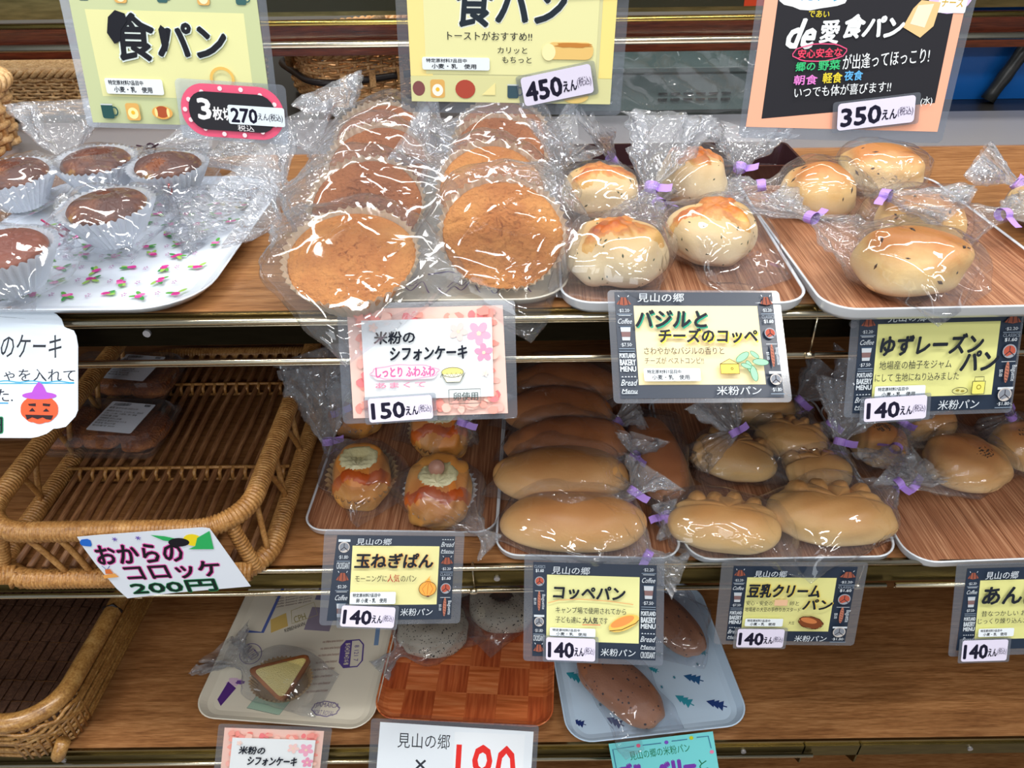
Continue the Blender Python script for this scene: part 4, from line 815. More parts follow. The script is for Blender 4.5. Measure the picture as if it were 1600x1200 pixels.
bun(1110, 370, T1, .042, .038, .055, -8, 102, basil_m, 'basil bun with melted cheese, front right on its wood-grain tray', G, (1030, 318, .030), (1005, 300, .02), cheesy, flat=.42, seal=1.9)
bun(936, 305, T1, .040, .036, .052, 0, 103, basil_m, 'basil bun with melted cheese, back left beside the chiffon cakes', G, (956, 250, .040), (930, 205, .075), cheesy)
bun(1082, 283, T1, .038, .036, .058, 0, 104, basil_m, 'tall basil bun with melted cheese, back right below the white gleam of the deck', G, (1156, 262, .030), (1165, 215, .055), cheesy)
# ---------------- raisin buns ----------------
def raisiny(r, P, seed): specks(r, P, 9, .0026, srgb(60, 36, 24), seed, 'raisins', .35, rough=.35)
G = 'bagged raisin buns'
bun(1420, 412, T1, .047, .040, .056, -4, 111, raisin_m, 'large raisin bun at the front of the right wood-grain tray', G, (1268, 340, .035), (1195, 318, .03), raisiny, tw=.028, flat=.42)
bun(1280, 300, T1, .041, .037, .054, 0, 112, raisin_m, 'raisin bun with a browned top, at the left of the right wood-grain tray', G, (1190, 290, .03), (1130, 300, .02), raisiny, tw=.032)
bun(1440, 345, T1, .043, .036, .050, -10, 113, raisin_m, 'raisin bun directly behind the large front one', G, (1568, 335, .035), (1640, 330, .03), raisiny, tw=.03)
bun(1378, 268, T1, .046, .036, .050, 0, 114, raisin_m, 'raisin bun at the back, below the salmon and black sign', G, (1384, 305, .045), (1470, 318, .05), raisiny, tw=.03)
bun(1655, 320, T1, .045, .038, .052, 0, 115, raisin_m, 'raisin bun whose clear bag end juts in at the right picture edge', G, (1590, 290, .03), (1545, 252, .05), raisiny, tw=.035)
# ---------------- fluted cups, chiffon cakes ----------------
def fluted(name, root, r0, r1, h, n, amp, mat, z0=0, lip=.0, floor=True, sub=5, sx=1, sy=1):
    V = []; F = []; N = n*sub; rows = 6
    for i in range(rows):
        t = i/(rows-1); r = r0+(r1-r0)*t
        for k in range(N): q = 2*pi*k/N; rr = r+amp*(.3+.9*t)*float(tri(np.array(k/sub)))*.5; V.append((rr*cos(q)*sx, rr*sin(q)*sy, z0+h*t+(lip*float(tri(np.array(k/sub+.25))) if i == rows-1 else 0)))
    for i in range(rows-1):
        for k in range(N): a = i*N+k; b = i*N+(k+1) % N; F.append((a, b, b+N, a+N))
    if floor: V.append((0, 0, z0)); F += [((k+1) % N, k, len(V)-1) for k in range(N)]
    return mesh(name, V, F, mat, root)
def cup_mat(name, col, tr=.35):
    m, n, l, b = newmat(name); out = n['Material Output']; b.inputs['Base Color'].default_value = col; b.inputs['Roughness'].default_value = .4
    t = nd(n, 'ShaderNodeBsdfTransparent'); mx = nd(n, 'ShaderNodeMixShader'); mx.inputs[0].default_value = tr; l.new(b.outputs[0], mx.inputs[1]); l.new(t.outputs[0], mx.inputs[2]); l.new(mx.outputs[0], out.inputs[0]); return m
CUPW = cup_mat('greaseproof_cup', srgb(236, 222, 196), .3); CUPS = cup_mat('white_glassine_cup', srgb(222, 228, 236), .12); CUPT = cup_mat('tan_cup', srgb(190, 160, 116), .1)
def disc_top(name, root, r, z, dome, seed, mat, side=.010, crack=.0016, sx=1, sy=1, sr=.9):
    rs = np.random.RandomState(seed); nr, na = 54, 150; V = []; F = []; gs = [(rs.normal(size=2)*40, rs.rand()*6) for _ in range(4)]; cr = [(rs.rand(2)-.5)*r*1.2 for _ in range(7)]
    def hgt(x, y):
        d = math.hypot(x, y)/r; h = dome*(1-d**2)-.0035*max(0, (d-.86)/.14)**2; h += sum(.0006*sin(g[0]*x+g[1]*y+p) for g, p in gs)
        ds = sorted(math.hypot(x-c[0], y-c[1])*(1+.3*sin(9*math.atan2(y-c[1], x-c[0]))) for c in cr); h -= crack*1.6*max(0, 1-(ds[1]-ds[0])/.0026); return h
    V.append((0, 0, z+hgt(0, 0)))
    for i in range(1, nr+1):
        for k in range(na): q = 2*pi*k/na; rr = r*i/nr*(1+.012*sin(5*q+seed)); x, y = rr*cos(q), rr*sin(q); V.append((x*sx, y*sy, z+hgt(x, y)))
    for k in range(na): q = 2*pi*k/na; V.append((r*sr*cos(q)*sx, r*sr*sin(q)*sy, z-side))
    F = [(0, 1+k, 1+(k+1) % na) for k in range(na)]
    for i in range(nr):
        for k in range(na): a = 1+i*na+k; b = 1+i*na+(k+1) % na; F.append((a, a+na, b+na, b))
    return mesh(name, V, F, mat, root, True)
def chiffon(px, py, zc, tilt, rot, r, seed, mat, label, nk, tl, **kw):
    p = at(px, py, zc); h = .030; t = R(tilt); Rm = Matrix.Rotation(R(rot), 3, 'Z') @ Matrix.Rotation(t, 3, 'X'); n = Rm @ Vector((0, 0, 1)); o = Vector(p)-n*h
    root = empty('bagged_chiffon_cake', o, 0, label, 'cake', 'bagged chiffon cakes'); root.rotation_euler = Rm.to_euler(); bpy.context.view_layer.update()
    disc_top('cake', root, r*.985, h-.001, .006, seed, mat, side=.022, sr=.84); fluted('paper_cup', root, r*.80, r*1.035, h+.0015, 44, .0036, CUPW, 0, .0012)
    n_ = local(root, at(*nk[:2], Z1+nk[2])); t_ = local(root, at(*tl[:2], Z1+tl[2])); bag(root, r*1.1, r*1.1, .043, tuple(n_), tuple(t_), seed, zmin=-.03, tape=False, seal=1.12, **kw)
chiffon(548, 398, T1+.044, 20, 0, .0575, 201, chif_m, 'front left chiffon cake, lying flattest with a wide paper rim', (432, 352, .03), (398, 330, .045), tw=.035)
chiffon(786, 362, T1+.050, 37, 4, .0560, 202, chif_m, 'front right chiffon cake, its round golden face turned to the viewer', (868, 262, .075), (880, 225, .10), tw=.022)
chiffon(572, 318, T1+.056, 32, 0, .0540, 203, chif_d, 'second chiffon cake of the left row, just behind the front one', (440, 300, .05), (402, 262, .07), tw=.035)
chiffon(768, 292, T1+.058, 36, 0, .0530, 204, chif_m, 'second chiffon cake of the right row, just behind the front one', (668, 250, .07), (640, 222, .09), tw=.025)
chiffon(590, 258, T1+.058, 34, 0, .0540, 205, chif_d, 'third chiffon cake of the left row', (490, 232, .06), (470, 190, .09), tw=.03)
chiffon(778, 240, T1+.058, 34, 0, .0530, 206, chif_d, 'third chiffon cake of the right row', (690, 205, .07), (660, 180, .09), tw=.025)
chiffon(596, 214, T1+.062, 30, 0, .0530, 207, chif_d, 'rearmost chiffon cake of the left row, its bag corner standing up', (540, 178, .08), (520, 145, .10), tw=.03)
chiffon(784, 208, T1+.060, 30, 0, .0530, 208, chif_d, 'rearmost chiffon cake of the right row, behind the pale yellow 450 sign', (860, 200, .06), (890, 190, .07), tw=.025)
# ---------------- marbled cup cakes on the rose tray ----------------
marble = crust('marble_cake', srgb(206, 160, 66), srgb(120, 66, 36), srgb(84, 40, 24), p=(.1, .5, .8), noise=2.2, rough=.45)
pumpk = crust('brown_cake', srgb(176, 106, 60), srgb(140, 72, 40), srgb(120, 54, 30), noise=.6, rough=.45)
def cupcake(px, py, hz, tilt, rot, r, seed, mat, label, nk, tl, tie):
    p = at(px, py, T1+.011+hz); root = empty('bagged_cup_cake', p, 0, label, 'cake', 'bagged cup cakes on the rose tray'); root.rotation_euler = (Matrix.Rotation(R(rot), 3, 'Z') @ Matrix.Rotation(R(tilt), 3, 'X')).to_euler(); bpy.context.view_layer.update()
    disc_top('cake', root, r*.93, .038, .008, seed, mat, side=.022, crack=.001, sr=.72); fluted('paper_cup', root, r*.60, r*1.10, .037, 38, .0055, CUPS, 0, .001)
    n_ = local(root, at(nk[0], nk[1], Z1+nk[2])); t_ = local(root, at(tl[0], tl[1], Z1+tl[2])); bag(root, r*1.15, r*1.15, .044, tuple(n_), tuple(t_), seed, zmin=-.02, tape=False, seal=1.1, tw=tl[3]); twist_tie(root, tuple(n_), tie, seed)
cupcake(186, 372, .006, 4, -20, .040, 211, marble, 'marbled cup cake with a red tie, at the front of the rose tray', (262, 296, .035), (345, 330, .02, .045), srgb(200, 40, 40))
cupcake(26, 446, .006, 2, -18, .041, 212, pumpk, 'plain brown cup cake cut off by the left picture edge, nearest the viewer', (98, 360, .035), (140, 330, .04, .03), srgb(170, 30, 90))
cupcake(38, 318, .002, 4, 0, .040, 213, marble, 'marbled cup cake at the back left with a black tie and an upright bag tail', (107, 250, .045), (95, 180, .09, .035), srgb(40, 24, 44))
cupcake(165, 296, .002, 4, 0, .040, 214, marble, 'marbled cup cake at the back middle, behind the red-tied one', (236, 232, .04), (310, 215, .05, .035), srgb(50, 20, 40))
cupcake(276, 305, .002, 2, 0, .038, 215, marble, 'marbled cup cake at the right of the rose tray with a turquoise tie', (312, 252, .04), (395, 250, .03, .05), srgb(20, 130, 150))
# ---------------- second shelf: onion rolls ----------------
fill_m = crust('onion_filling', srgb(196, 186, 140), srgb(206, 200, 158), srgb(226, 220, 180), noise=.9, rough=.25, bump=.5)
brown_m = crust('browned_band', srgb(226, 140, 60), srgb(212, 110, 40), srgb(180, 76, 26), noise=.9, rough=.35)
def oniony(r, P, seed):
    x, y, zz = P[..., 0], P[..., 1], P[..., 2]; zc = zz.max()
    d = np.hypot(x/.023, (y-.014)/.018); mask = (d < 1) & (zz > .3*zc)
    grid_mesh('onion_filling', P, fill_m, r, mask, .0012+.0022*np.abs(np.sin(x*520+1)*np.sin(y*480+seed)))
    band = (np.abs(y+.0135+.004*np.sin(x*150)) < .0065) & (zz > .45*zc); grid_mesh('browned_cheese', P, brown_m, r, band, .0010+.0006*np.sin(x*300))
    for o in r.children: o.rotation_euler = (R(24), 0, 0); o.location = (0, 0, .008)
    fluted('paper_cup', r, .030, .046, .024, 34, .005, CUPT if seed % 2 else CUPS, .0004, .001, sx=.94, sy=1.12)
def dent(D): return 1-.30*np.exp(-((D[..., 0]/.45)**2+((D[..., 1]-.42)/.32)**2+((D[..., 2]-.8)/.5)**2))
G = 'bagged onion rolls'
kwo = dict(fn=dent, e=.8, flat=.35)
bun(566, 742, T2, .037, .044, .050, 4, 121, onion_m, 'onion roll with creamy onion hollow, front left on the small tray', G, (512, 690, .03), (500, 600, .10), oniony, **kwo)
bun(688, 768, T2, .039, .047, .048, -2, 122, onion_m, 'onion roll with a slice of sausage, front right on the small tray', G, (752, 832, .018), (768, 846, .012), oniony, tw=.012, tape=False, **kwo)
bun(690, 672, T2, .037, .042, .050, 0, 123, onion_m, 'onion roll at the back right, half hidden by the pink chiffon card', G, (722, 660, .055), (740, 610, .09), oniony, **kwo)
bun(560, 640, T2, .036, .042, .048, 0, 124, onion_m, 'onion roll at the back left, hidden behind the pink chiffon card', G, (525, 645, .05), (500, 570, .11), oniony, **kwo)
rs_ = [o for o in bpy.data.objects if o.get('label', '').startswith('onion roll with a slice')][0]
b = MB(); b.tube([(-.002, .004, .0555), (-.002, -.002, .0600)], .0095, 16); b.build('sausage_slice', plain('sausage', srgb(176, 130, 112), .35), rs_, True)
# ---------------- long plain rolls ----------------
G = 'bagged long plain rolls'
def long_(D): return 1+.0*D[..., 0]
kwc = dict(e=.92, lump=.03, flat=.36, name='bagged_roll', tw=.022)
bun(896, 815, T2, .086, .040, .052, -3, 131, coppe_m, 'long plain roll at the very front, palest of the pile', G, (1012, 868, .012), (1052, 892, .002), None, **kwc)
bun(878, 742, T2+.012, .085, .040, .052, 3, 132, coppe_m, 'long plain roll second from the front of the pile', G, (990, 768, .035), (1010, 740, .05), None, **kwc)
bun(888, 693, T2+.014, .080, .038, .052, 0, 133, coppe_d, 'long brown roll third from the front of the pile', G, (992, 712, .03), (1000, 690, .05), None, **kwc)
bun(872, 643, T2+.012, .076, .038, .052, -3, 134, coppe_d, 'long brown roll fourth from the front, beside the pink chiffon card', G, (965, 660, .03), (990, 640, .05), None, **kwc)
bun(885, 600, T2+.012, .074, .038, .052, -4, 135, coppe_d, 'long dark brown roll at the back of the pile, under the shelf', G, (975, 615, .03), (990, 600, .05), None, **kwc)
bun(1025, 715, T2, .078, .033, .052, 96, 136, coppe_d, 'long brown roll lying lengthwise, pointing at the viewer', G, (1040, 806, .02), (1050, 830, .012), None, seal=1.05, **{**kwc, 'tw': .010})
# ---------------- glove-shaped cream buns ----------------
def glove(D):
    az = np.arctan2(D[..., 1], D[..., 0]); back = np.clip(D[..., 1]*1.6, 0, 1)
    return 1-.36*back*np.clip(np.sin(az*7.0+.6), 0, 1)**3-.10*np.clip(-D[..., 1], 0, 1)**2
def glove2(D):
    az = np.arctan2(D[..., 1], D[..., 0]); back = np.clip(D[..., 1]*1.6, 0, 1)
    return 1-.46*back*np.clip(np.sin(az*8.0), 0, 1)**3
def knuckles(r, P, seed):
    ext = P.max((0, 1)); rnd = random.Random(seed); n = 4
    for k in range(n):
        t = (k+.5)/n*1.5-.75; x = ext[0]*.86*t; y = ext[1]*math.sqrt(1-t*t*.8)*.70
        Q = blob(ext[0]*.185, ext[1]*.46, ext[2]*(.66+.1*rnd.random()), seed+k, lump=.03, nt=22, nph=30, e=.95); a = -t*.7; c, s_ = cos(a), sin(a)
        Q = np.stack([Q[..., 0]*c-Q[..., 1]*s_+x, Q[..., 0]*s_+Q[..., 1]*c+y, Q[..., 2]+ext[2]*.20], -1); grid_mesh('dough_lobe', Q, cream_m, r)
G = 'bagged cream buns'
kwg = dict(e=.9, flat=.4, lump=.04)
bun(1132, 822, T2, .066, .038, .052, -10, 141, cream_m, 'cream bun front left, a smooth half moon with knuckled back edge', G, (1046, 810, .020), (1040, 790, .03), knuckles, fn=glove, tw=.010, **kwg)
bun(1300, 806, T2, .070, .042, .054, -6, 142, cream_m, 'cream bun front right, largest and slit along its back edge', G, (1403, 755, .035), (1440, 735, .045), knuckles, fn=glove2, tw=.020, **kwg)
bun(1145, 716, T2, .052, .036, .048, -22, 143, cream_m, 'cream bun in the middle left, its bag gathered upright with a purple tie', G, (1148, 676, .062), (1120, 632, .085), knuckles, fn=glove2, tw=.028, **kwg)
bun(1236, 690, T2+.006, .046, .034, .046, -28, 144, cream_m, 'cream bun in the middle right with a pointed end, browned on top', G, (1300, 660, .045), (1345, 600, .10), knuckles, fn=glove, tw=.035, **kwg)
bun(1276, 738, T2, .040, .034, .044, 20, 145, cream_m, 'small cream bun behind the largest front one', G, (1312, 690, .045), (1330, 620, .09), knuckles, fn=glove2, tw=.03, **kwg)
bun(1195, 640, T2, .048, .034, .046, 0, 146, cream_m, 'cream bun at the back under the shelf, beside the basil card', G, (1250, 625, .04), (1290, 590, .07), knuckles, fn=glove, tw=.03, **kwg)
# ---------------- bean buns with black seeds ----------------
def seedy(off):
    def f(r, P, seed): specks(r, P, 70, .0013, srgb(20, 18, 20), seed, 'black_seeds', .4, sel=lambda p: math.hypot((p[0]-off[0])/.011, (p[1]-off[1])/.008) < 1)
    return f
G = 'bagged bean buns with black seeds'
bun(1506, 722, T2, .048, .044, .052, 0, 151, an_m, 'large bean bun with black seeds on top, nearest on the right tray', G, (1428, 760, .030), (1398, 735, .04), seedy((.010, -.014)), tw=.02, flat=.42)
bun(1373, 695, T2, .033, .034, .048, 0, 152, an_m, 'smaller bean bun directly below the 140 tag of the raisin card', G, (1410, 660, .04), (1440, 620, .07), seedy((-.001, .002)), tw=.025)
bun(1610, 700, T2, .042, .042, .052, 0, 153, an_m, 'bean bun cut off by the right picture edge', G, (1580, 650, .05), (1565, 615, .08), seedy((-.016, .0)), tw=.025)
bun(1440, 655, T2, .040, .036, .048, 0, 154, an_m, 'bean bun at the back of the right tray, behind the raisin card', G, (1400, 700, .05), (1385, 720, .06), seedy((.0, .01)), tw=.02)
# ---------------- third shelf ----------------
def ringy(D): return 1-.34*np.exp(-((D[..., 0]/.30)**2+((D[..., 1]-.12)/.26)**2+((D[..., 2]-.95)/.5)**2))
def ringfill(r, P, seed):
    x, y = P[..., 0], P[..., 1]; mask = (np.hypot(x/.017, (y-.006)/.010) < 1) & (P[..., 2] > .4*P[..., 2].max()); grid_mesh('dark_filling', P, plain('bean_paste', srgb(60, 38, 30), .4, bump=.5), r, mask, np.full(x.shape, .0012))
G = 'bagged grey sesame buns'
bun(677, 985, T3, .051, .044, .046, 0, 161, ses_m, 'grey sesame bun at the front left of the chequered tray', G, (622, 1018, .015), (598, 1040, .01), ringfill, fn=ringy, tw=.012, tape=False, flat=.42)
bun(784, 950, T3, .050, .044, .046, 0, 162, ses_m, 'grey sesame bun at the right of the chequered tray, beside the coppe card', G, (838, 905, .03), (850, 880, .05), ringfill, fn=ringy, tape=False, tw=.02, flat=.42)
bun(700, 905, T3, .046, .040, .044, 0, 163, ses_m, 'grey sesame bun at the back of the chequered tray, under the shelf', G, (760, 880, .03), (790, 860, .05), ringfill, fn=ringy, tape=False, tw=.02)
G = 'bagged blueberry rolls'
bun(970, 1075, T3, .071, .036, .046, -45, 171, blue_m, 'brown blueberry roll lying diagonally at the front of the fir tree tray', G, (925, 1010, .02), (905, 975, .03), None, name='bagged_roll', tape=False, tw=.02, lump=.045, wl=1.6)
bun(1050, 975, T3, .062, .032, .046, -62, 172, blue_m, 'brown blueberry roll at the back of the fir tree tray, half behind the coppe card', G, (1060, 905, .03), (1075, 880, .05), None, name='bagged_roll', tape=False, tw=.02, lump=.045, wl=1.6)
# cake wedge
crumb = crust('cake_crumb', srgb(246, 226, 148), srgb(250, 232, 158), srgb(240, 218, 136), noise=.5, rough=.8, bump=.9, bscale=110)
wcr = crust('wedge_crust', srgb(150, 88, 42), srgb(176, 108, 52), srgb(140, 80, 38), noise=.9, rough=.6)
wr = place('bagged_cake_wedge', 440, 1062, T3, .012, -8, 'yellow cake wedge in a fluted paper cup, alone on the postmark tray', None, 'cake')
fluted('paper_cup', wr, .036, .045, .016, 44, .004, CUPT, .0, .001, sx=1.0, sy=.8)
tr_ = [(-.044, .004), (.040, .034), (.016, -.034)]       # wedge seen from above, tilted up to the viewer
def inset(T, k): cx = sum(p[0] for p in T)/3; cy = sum(p[1] for p in T)/3; return [(cx+(x-cx)*k, cy+(y-cy)*k) for x, y in T]
def rounded(T, n=6, f=.16):
    P = []
    for i in range(3):
        a, b_, c_ = Vector(T[i-1]), Vector(T[i]), Vector(T[(i+1) % 3]); p, q = b_+(a-b_)*f, b_+(c_-b_)*f
        for k in range(n+1): t = k/n; P.append(tuple((1-t)**2*p+2*t*(1-t)*b_+t*t*q))
    return P
tl_ = Matrix.Rotation(R(20), 4, 'X') @ Matrix.Translation((0, .004, .010))
rg = [[tuple(tl_ @ Vector((x, y, z))) for x, y in rounded(inset(tr_, k))] for z, k in ((0, .86), (.006, 1.0), (.024, 1.06), (.0285, 1.03), (.030, .99))]
V, F = loft(rg); mesh('cake_crust', V, F, wcr, wr, True)
rg = [[tuple(tl_ @ Vector((x+.004, y-.001, z))) for x, y in rounded(inset(tr_, k))] for z, k in ((.0290, .90), (.0308, .88), (.0312, .82))]
V, F = loft(rg); mesh('cut_crumb_face', V, F, crumb, wr, False)
bagged(wr, .046, .036, .044, (380, 1040, .02), (352, 1020, .012), 181, tape=False, tw=.03, seal=1.5)
# ---------------- rattan slat tray on the second shelf ----------------
ratt = wood('rattan', srgb(138, 92, 46), srgb(178, 128, 70), srgb(206, 160, 100), stretch=(10, 10, 10), scale=9, rough=.42, coat=.2)
ratt_d = wood('rattan_slat', srgb(104, 66, 40), srgb(146, 100, 64), srgb(184, 138, 96), stretch=(30, 2, 30), scale=7, rough=.5)
XL, XRt, YB, YFr = -.566, -.284, 1.02, .572
rb = empty('rattan_tray_basket', ((XL+XRt)/2, (YB+YFr)/2, Z2+.001), 0, 'golden rattan tray basket with slatted floor and wrapped rim, left on the middle shelf', 'basket')
ox, oy = (XL+XRt)/2, (YB+YFr)/2; w, d = XRt-XL, YB-YFr
def wrapped(name, pts2, r, closed=True, mat=ratt, wrap=.0042, root=rb, ridge=.09):
    P = [Vector(p) for p in pts2]; L = []; N = len(P)
    for i in range(N if closed else N-1):
        a, b_ = P[i], P[(i+1) % N]; k = max(1, int((b_-a).length/(wrap/4))); L += [a+(b_-a)*(j/k) for j in range(k)]
    mb = MB(); mb.tube(L, lambda i: r*(1-ridge+ridge*2*abs(sin(pi*i/4.0))), 14, closed); return mb.build(name, mat, root, True)
zr = .083; rim = [(x, y, zr) for x, y in rrect(w, d, .055, 10)]; wrapped('wrapped_rim', rim, .0105)
base = [(x, y, .013) for x, y in rrect(w+.018, d+.004, .050, 10)]; wrapped('wrapped_base_hoop', base, .0105, mat=ratt)
ns_ = 17
for i in range(ns_):
    x = -w/2+.012+(w-.024)*i/(ns_-1); rnd = random.Random(i); sh_ = .0; b = MB()
    y0 = -d/2+.012+(.12 if i == 14 else 0); b.tube([(x+.002*sin(i*7+k), y0+(d/2-.01-y0)*k/8, .016+.0007*sin(i*3+k*2)) for k in range(9)], .0038, 8); b.build('slat', ratt_d, rb, True)
for yy in (-.055, .13):
    b = MB(); b.tube([(-w/2, yy, .0225), (w/2, yy, .0225)], .0022, 8); b.tube([(-w/2, yy-.008, .010), (w/2, yy-.008, .010)], .0022, 8)
    for i in range(ns_): x = -w/2+.018+(w-.024)*i/(ns_-1); b.tube([(x, yy, .0235), (x-.001, yy-.006, .019), (x-.001, yy-.009, .009)], .0024, 8)
    b.build('lashing', ratt, rb, True)
def strut(p, q, bow=.006):
    p, q = Vector(p), Vector(q); b = MB(); b.tube([p.lerp(q, t)+Vector((0, 0, bow*sin(pi*t))) for t in (0, .2, .4, .6, .8, 1)], .0034, 8); b.build('strut', ratt, rb, True)
for k in range(9):
    y0 = -d/2+.05+k*.042; s = 1
    strut((w/2, y0, zr), (w/2+.008, y0+(.028 if k % 2 else -.022), .014)); strut((-w/2, y0, zr), (-w/2-.008, y0+(.028 if k % 2 else -.022), .014))
for k in range(6):
    x0 = -w/2+.045+k*.036; strut((x0, -d/2, zr), (x0+(.026 if k % 2 else .036), -d/2-.001, .014), .010)
for sx in (-1, 1):
    wrapped('wrapped_corner_post', [(sx*(w/2-.018), -d/2+.014, zr-.004), (sx*(w/2-.010), -d/2+.012, .045), (sx*(w/2-.002), -d/2+.010, .014)], .0075, False)
    b = MB()
    for q in range(4): a = q*.5; b.tube([(sx*(w/2-.014)+.004*q-.006, -d/2+.002, .004), (sx*(w/2-.012)+.004*q-.006, -d/2-.008, .014), (sx*(w/2-.012)+.005*q-.008, -d/2+.006, .026)], .003, 8)
    b.build('corner_binding', ratt, rb, True)
b = MB()
for k in range(26):
    x = -w/2+.02+(w-.04)*k/25; b.tube([(x-.004, -d/2-.007, .006), (x, -d/2-.0105, .015), (x+.005, -d/2-.003, .024)], .0026, 7)
b.build('base_binding', ratt, rb, True, 'stuff')
# ---------------- croquette packs ----------------
CLEAR = film('clear_box', base=.10, edge=.8, haze=.03, rough=.05, crinkle=.05, cs=20.)
fry = crust('fried_crumbs', srgb(160, 92, 42), srgb(184, 112, 54), srgb(120, 62, 26), noise=2.0, rough=.8, bump=1.0, bscale=50)
def pack(px, py, rot, seed, label):
    r = place('croquette_pack', px, py, Z2+.0225, .02, rot, label, 'clear croquette packs', 'food pack'); W_, D_, H_ = .165, .105, .036
    rr = lambda g, z: [(x, y, z) for x, y in rrect(W_-2*g, D_-2*g, .012, 5)]
    V, F = loft([rr(.010, 0), rr(.005, .014), rr(0, .016), rr(0, .018), rr(.005, .0185)], True, False); mesh('base_tray', V, F, plain('clear_base', srgb(90, 84, 80), .2) if False else CLEAR, r)
    V = []; n = 80
    rg = []
    for z, g, am in ((.019, .003, 0), (.021, .006, .0012), (.031, .009, .0012), (H_, .013, 0)):
        pts = rrect(W_-2*g, D_-2*g, .012, 24); rg.append([(x*(1+am/.06*float(tri(np.array(k*.5)))*.5), y*(1+am/.05*float(tri(np.array(k*.5)))*.5), z) for k, (x, y) in enumerate(pts)])
    V, F = loft(rg, False, True); mesh('hinged_lid', V, F, CLEAR, r)
    V, F = loft([rr(-.004, .0165), rr(-.004, .0180)], False, False); mesh('rim', V, F, CLEAR, r)
    for k, (x, y) in enumerate(((-.046, 0), (.002, .002), (.05, -.001))):
        P = blob(.029, .038, .026, seed+k, lump=.04, e=.75)+np.array([x, y, .003]); grid_mesh('croquette', P, fry, r)
    e = bpy.data.objects.new('sticker', None); link(e, r); e.location = (.025, -.002, H_+.0006); e.rotation_euler = (0, 0, R(-6)); s = Sheet(.062, .062, .0002)
    slab('sticker_paper', rrect(.062, .062, .002, 3), -.0001, .0001, plain('sticker_paper', srgb(214, 222, 236), .4), e)
    for q in range(22): s.rect(.10+.018*q, .05, .10+.018*q+random.Random(q).choice((.005, .009)), .15, (30, 34, 44), 'barcode')
    s.text('¥200', .80, .06, .93, .13, INK, .02); s.text('品名 おからのコロッケ', .08, .21, .74, .28, INK, .01)
    for q, tx in enumerate(('原材料名 おから、じゃがいも、玉ねぎ', '人参、パン粉、小麦粉、卵、食塩', '内容量 2個', '消費期限 枠外に記載', '保存方法 直射日光をさける', '製造者 見山の郷', '電話番号 枠外')): s.text(tx, .08, .33+.085*q, .08+(.84, .74, .36, .5, .66, .46, .5)[q], .385+.085*q, INK, 0)
    s.build(e); return r
pack(168, 665, -3, 301, 'clear pack of fried croquettes with a white sticker, nearer one on the slats')
pack(190, 587, -3, 311, 'clear pack of fried croquettes with a white sticker, farther one in the shade')
pack(10, 640, 0, 321, 'clear pack of fried croquettes at the far left, mostly behind the handwritten pumpkin card')
# ---------------- woven baskets ----------------
def weave_wall(root, outline, z0, z1, rows, stakes, flare, mat, r=.0022, amp=.003, name='weave', every=1):
    """strands running in and out around upright stakes along an outline (list of xy, closed)"""
    P = [Vector((x, y)) for x, y in outline]; N = len(P); seg = [(P[(i+1) % N]-P[i]).length for i in range(N)]; Lt = sum(seg)
    def pos(s):
        s %= Lt; i = 0
        while s > seg[i]: s -= seg[i]; i = (i+1) % N
        a, b_ = P[i], P[(i+1) % N]; t = (b_-a).normalized(); return a+t*s, Vector((t.y, -t.x))
    stk = MB(); wv = MB()
    for k in range(stakes):
        p, n = pos(Lt*k/stakes); stk.tube([(p.x+n.x*flare*0, p.y, z0), (p.x+n.x*flare, p.y+n.y*flare, z1)], r*1.1, 6)
    for j in range(rows):
        z = z0+(z1-z0)*(j+.5)/rows; fl = flare*(j+.5)/rows; pts = []; M_ = stakes*4
        for k in range(M_): p, n = pos(Lt*k/M_); o = amp*cos(pi*(k/4+j))+fl; pts.append((p.x+n.x*o, p.y+n.y*o, z+.0006*sin(k*1.7+j)))
        wv.tube(pts, r, 6, True)
    stk.build('stakes', mat, root, True, 'stuff'); wv.build(name, mat, root, True, 'stuff')
def braid(root, outline, z, r, mat, name='braided_rim', flare=0):
    P = [Vector((x, y, z)) for x, y in outline]; N = len(P); pts = []
    for i in range(N):
        a, b_ = P[i], P[(i+1) % N]; k = max(1, int((b_-a).length/.0035)); pts += [a+(b_-a)*(j/k) for j in range(k)]
    M_ = len(pts)
    for s in range(3):
        mb = MB(); q = []
        for i, p in enumerate(pts):
            t = (pts[(i+1) % M_]-p).normalized(); n = Vector((t.y, -t.x, 0)); ph = 2*pi*(round(M_/11)*i/M_+s/3); q.append(p+n*(r*.75*cos(ph)+flare)+Vector((0, 0, r*.75*sin(ph))))
        mb.tube(q, r*.62, 7, True); mb.build(name, mat, root, True)
wick = wood('wicker_tan', srgb(164, 122, 76), srgb(206, 166, 114), srgb(232, 198, 150), stretch=(8, 8, 8), scale=9, rough=.5)
wick_b = wood('wicker_brown', srgb(160, 112, 66), srgb(204, 154, 100), srgb(232, 192, 140), stretch=(8, 8, 8), scale=9, rough=.5)
# coarse braided basket at the back left of the top shelf
e = empty('braided_basket', (-.775, 1.02, Z1+.004), 0, 'coarse braided tan basket standing at the back left end of the top shelf', 'basket')
ol = rrect(.19, .16, .05, 6); weave_wall(e, ol[::-1], .006, .082, 8, 24, -.012, wick, .0048, .0042); braid(e, rrect(.215, .185, .06, 6), .089, .009, wick)
b = MB(); b.box(-.075, .075, -.06, .06, .0, .006); b.build('basket_floor', wick_b, e)
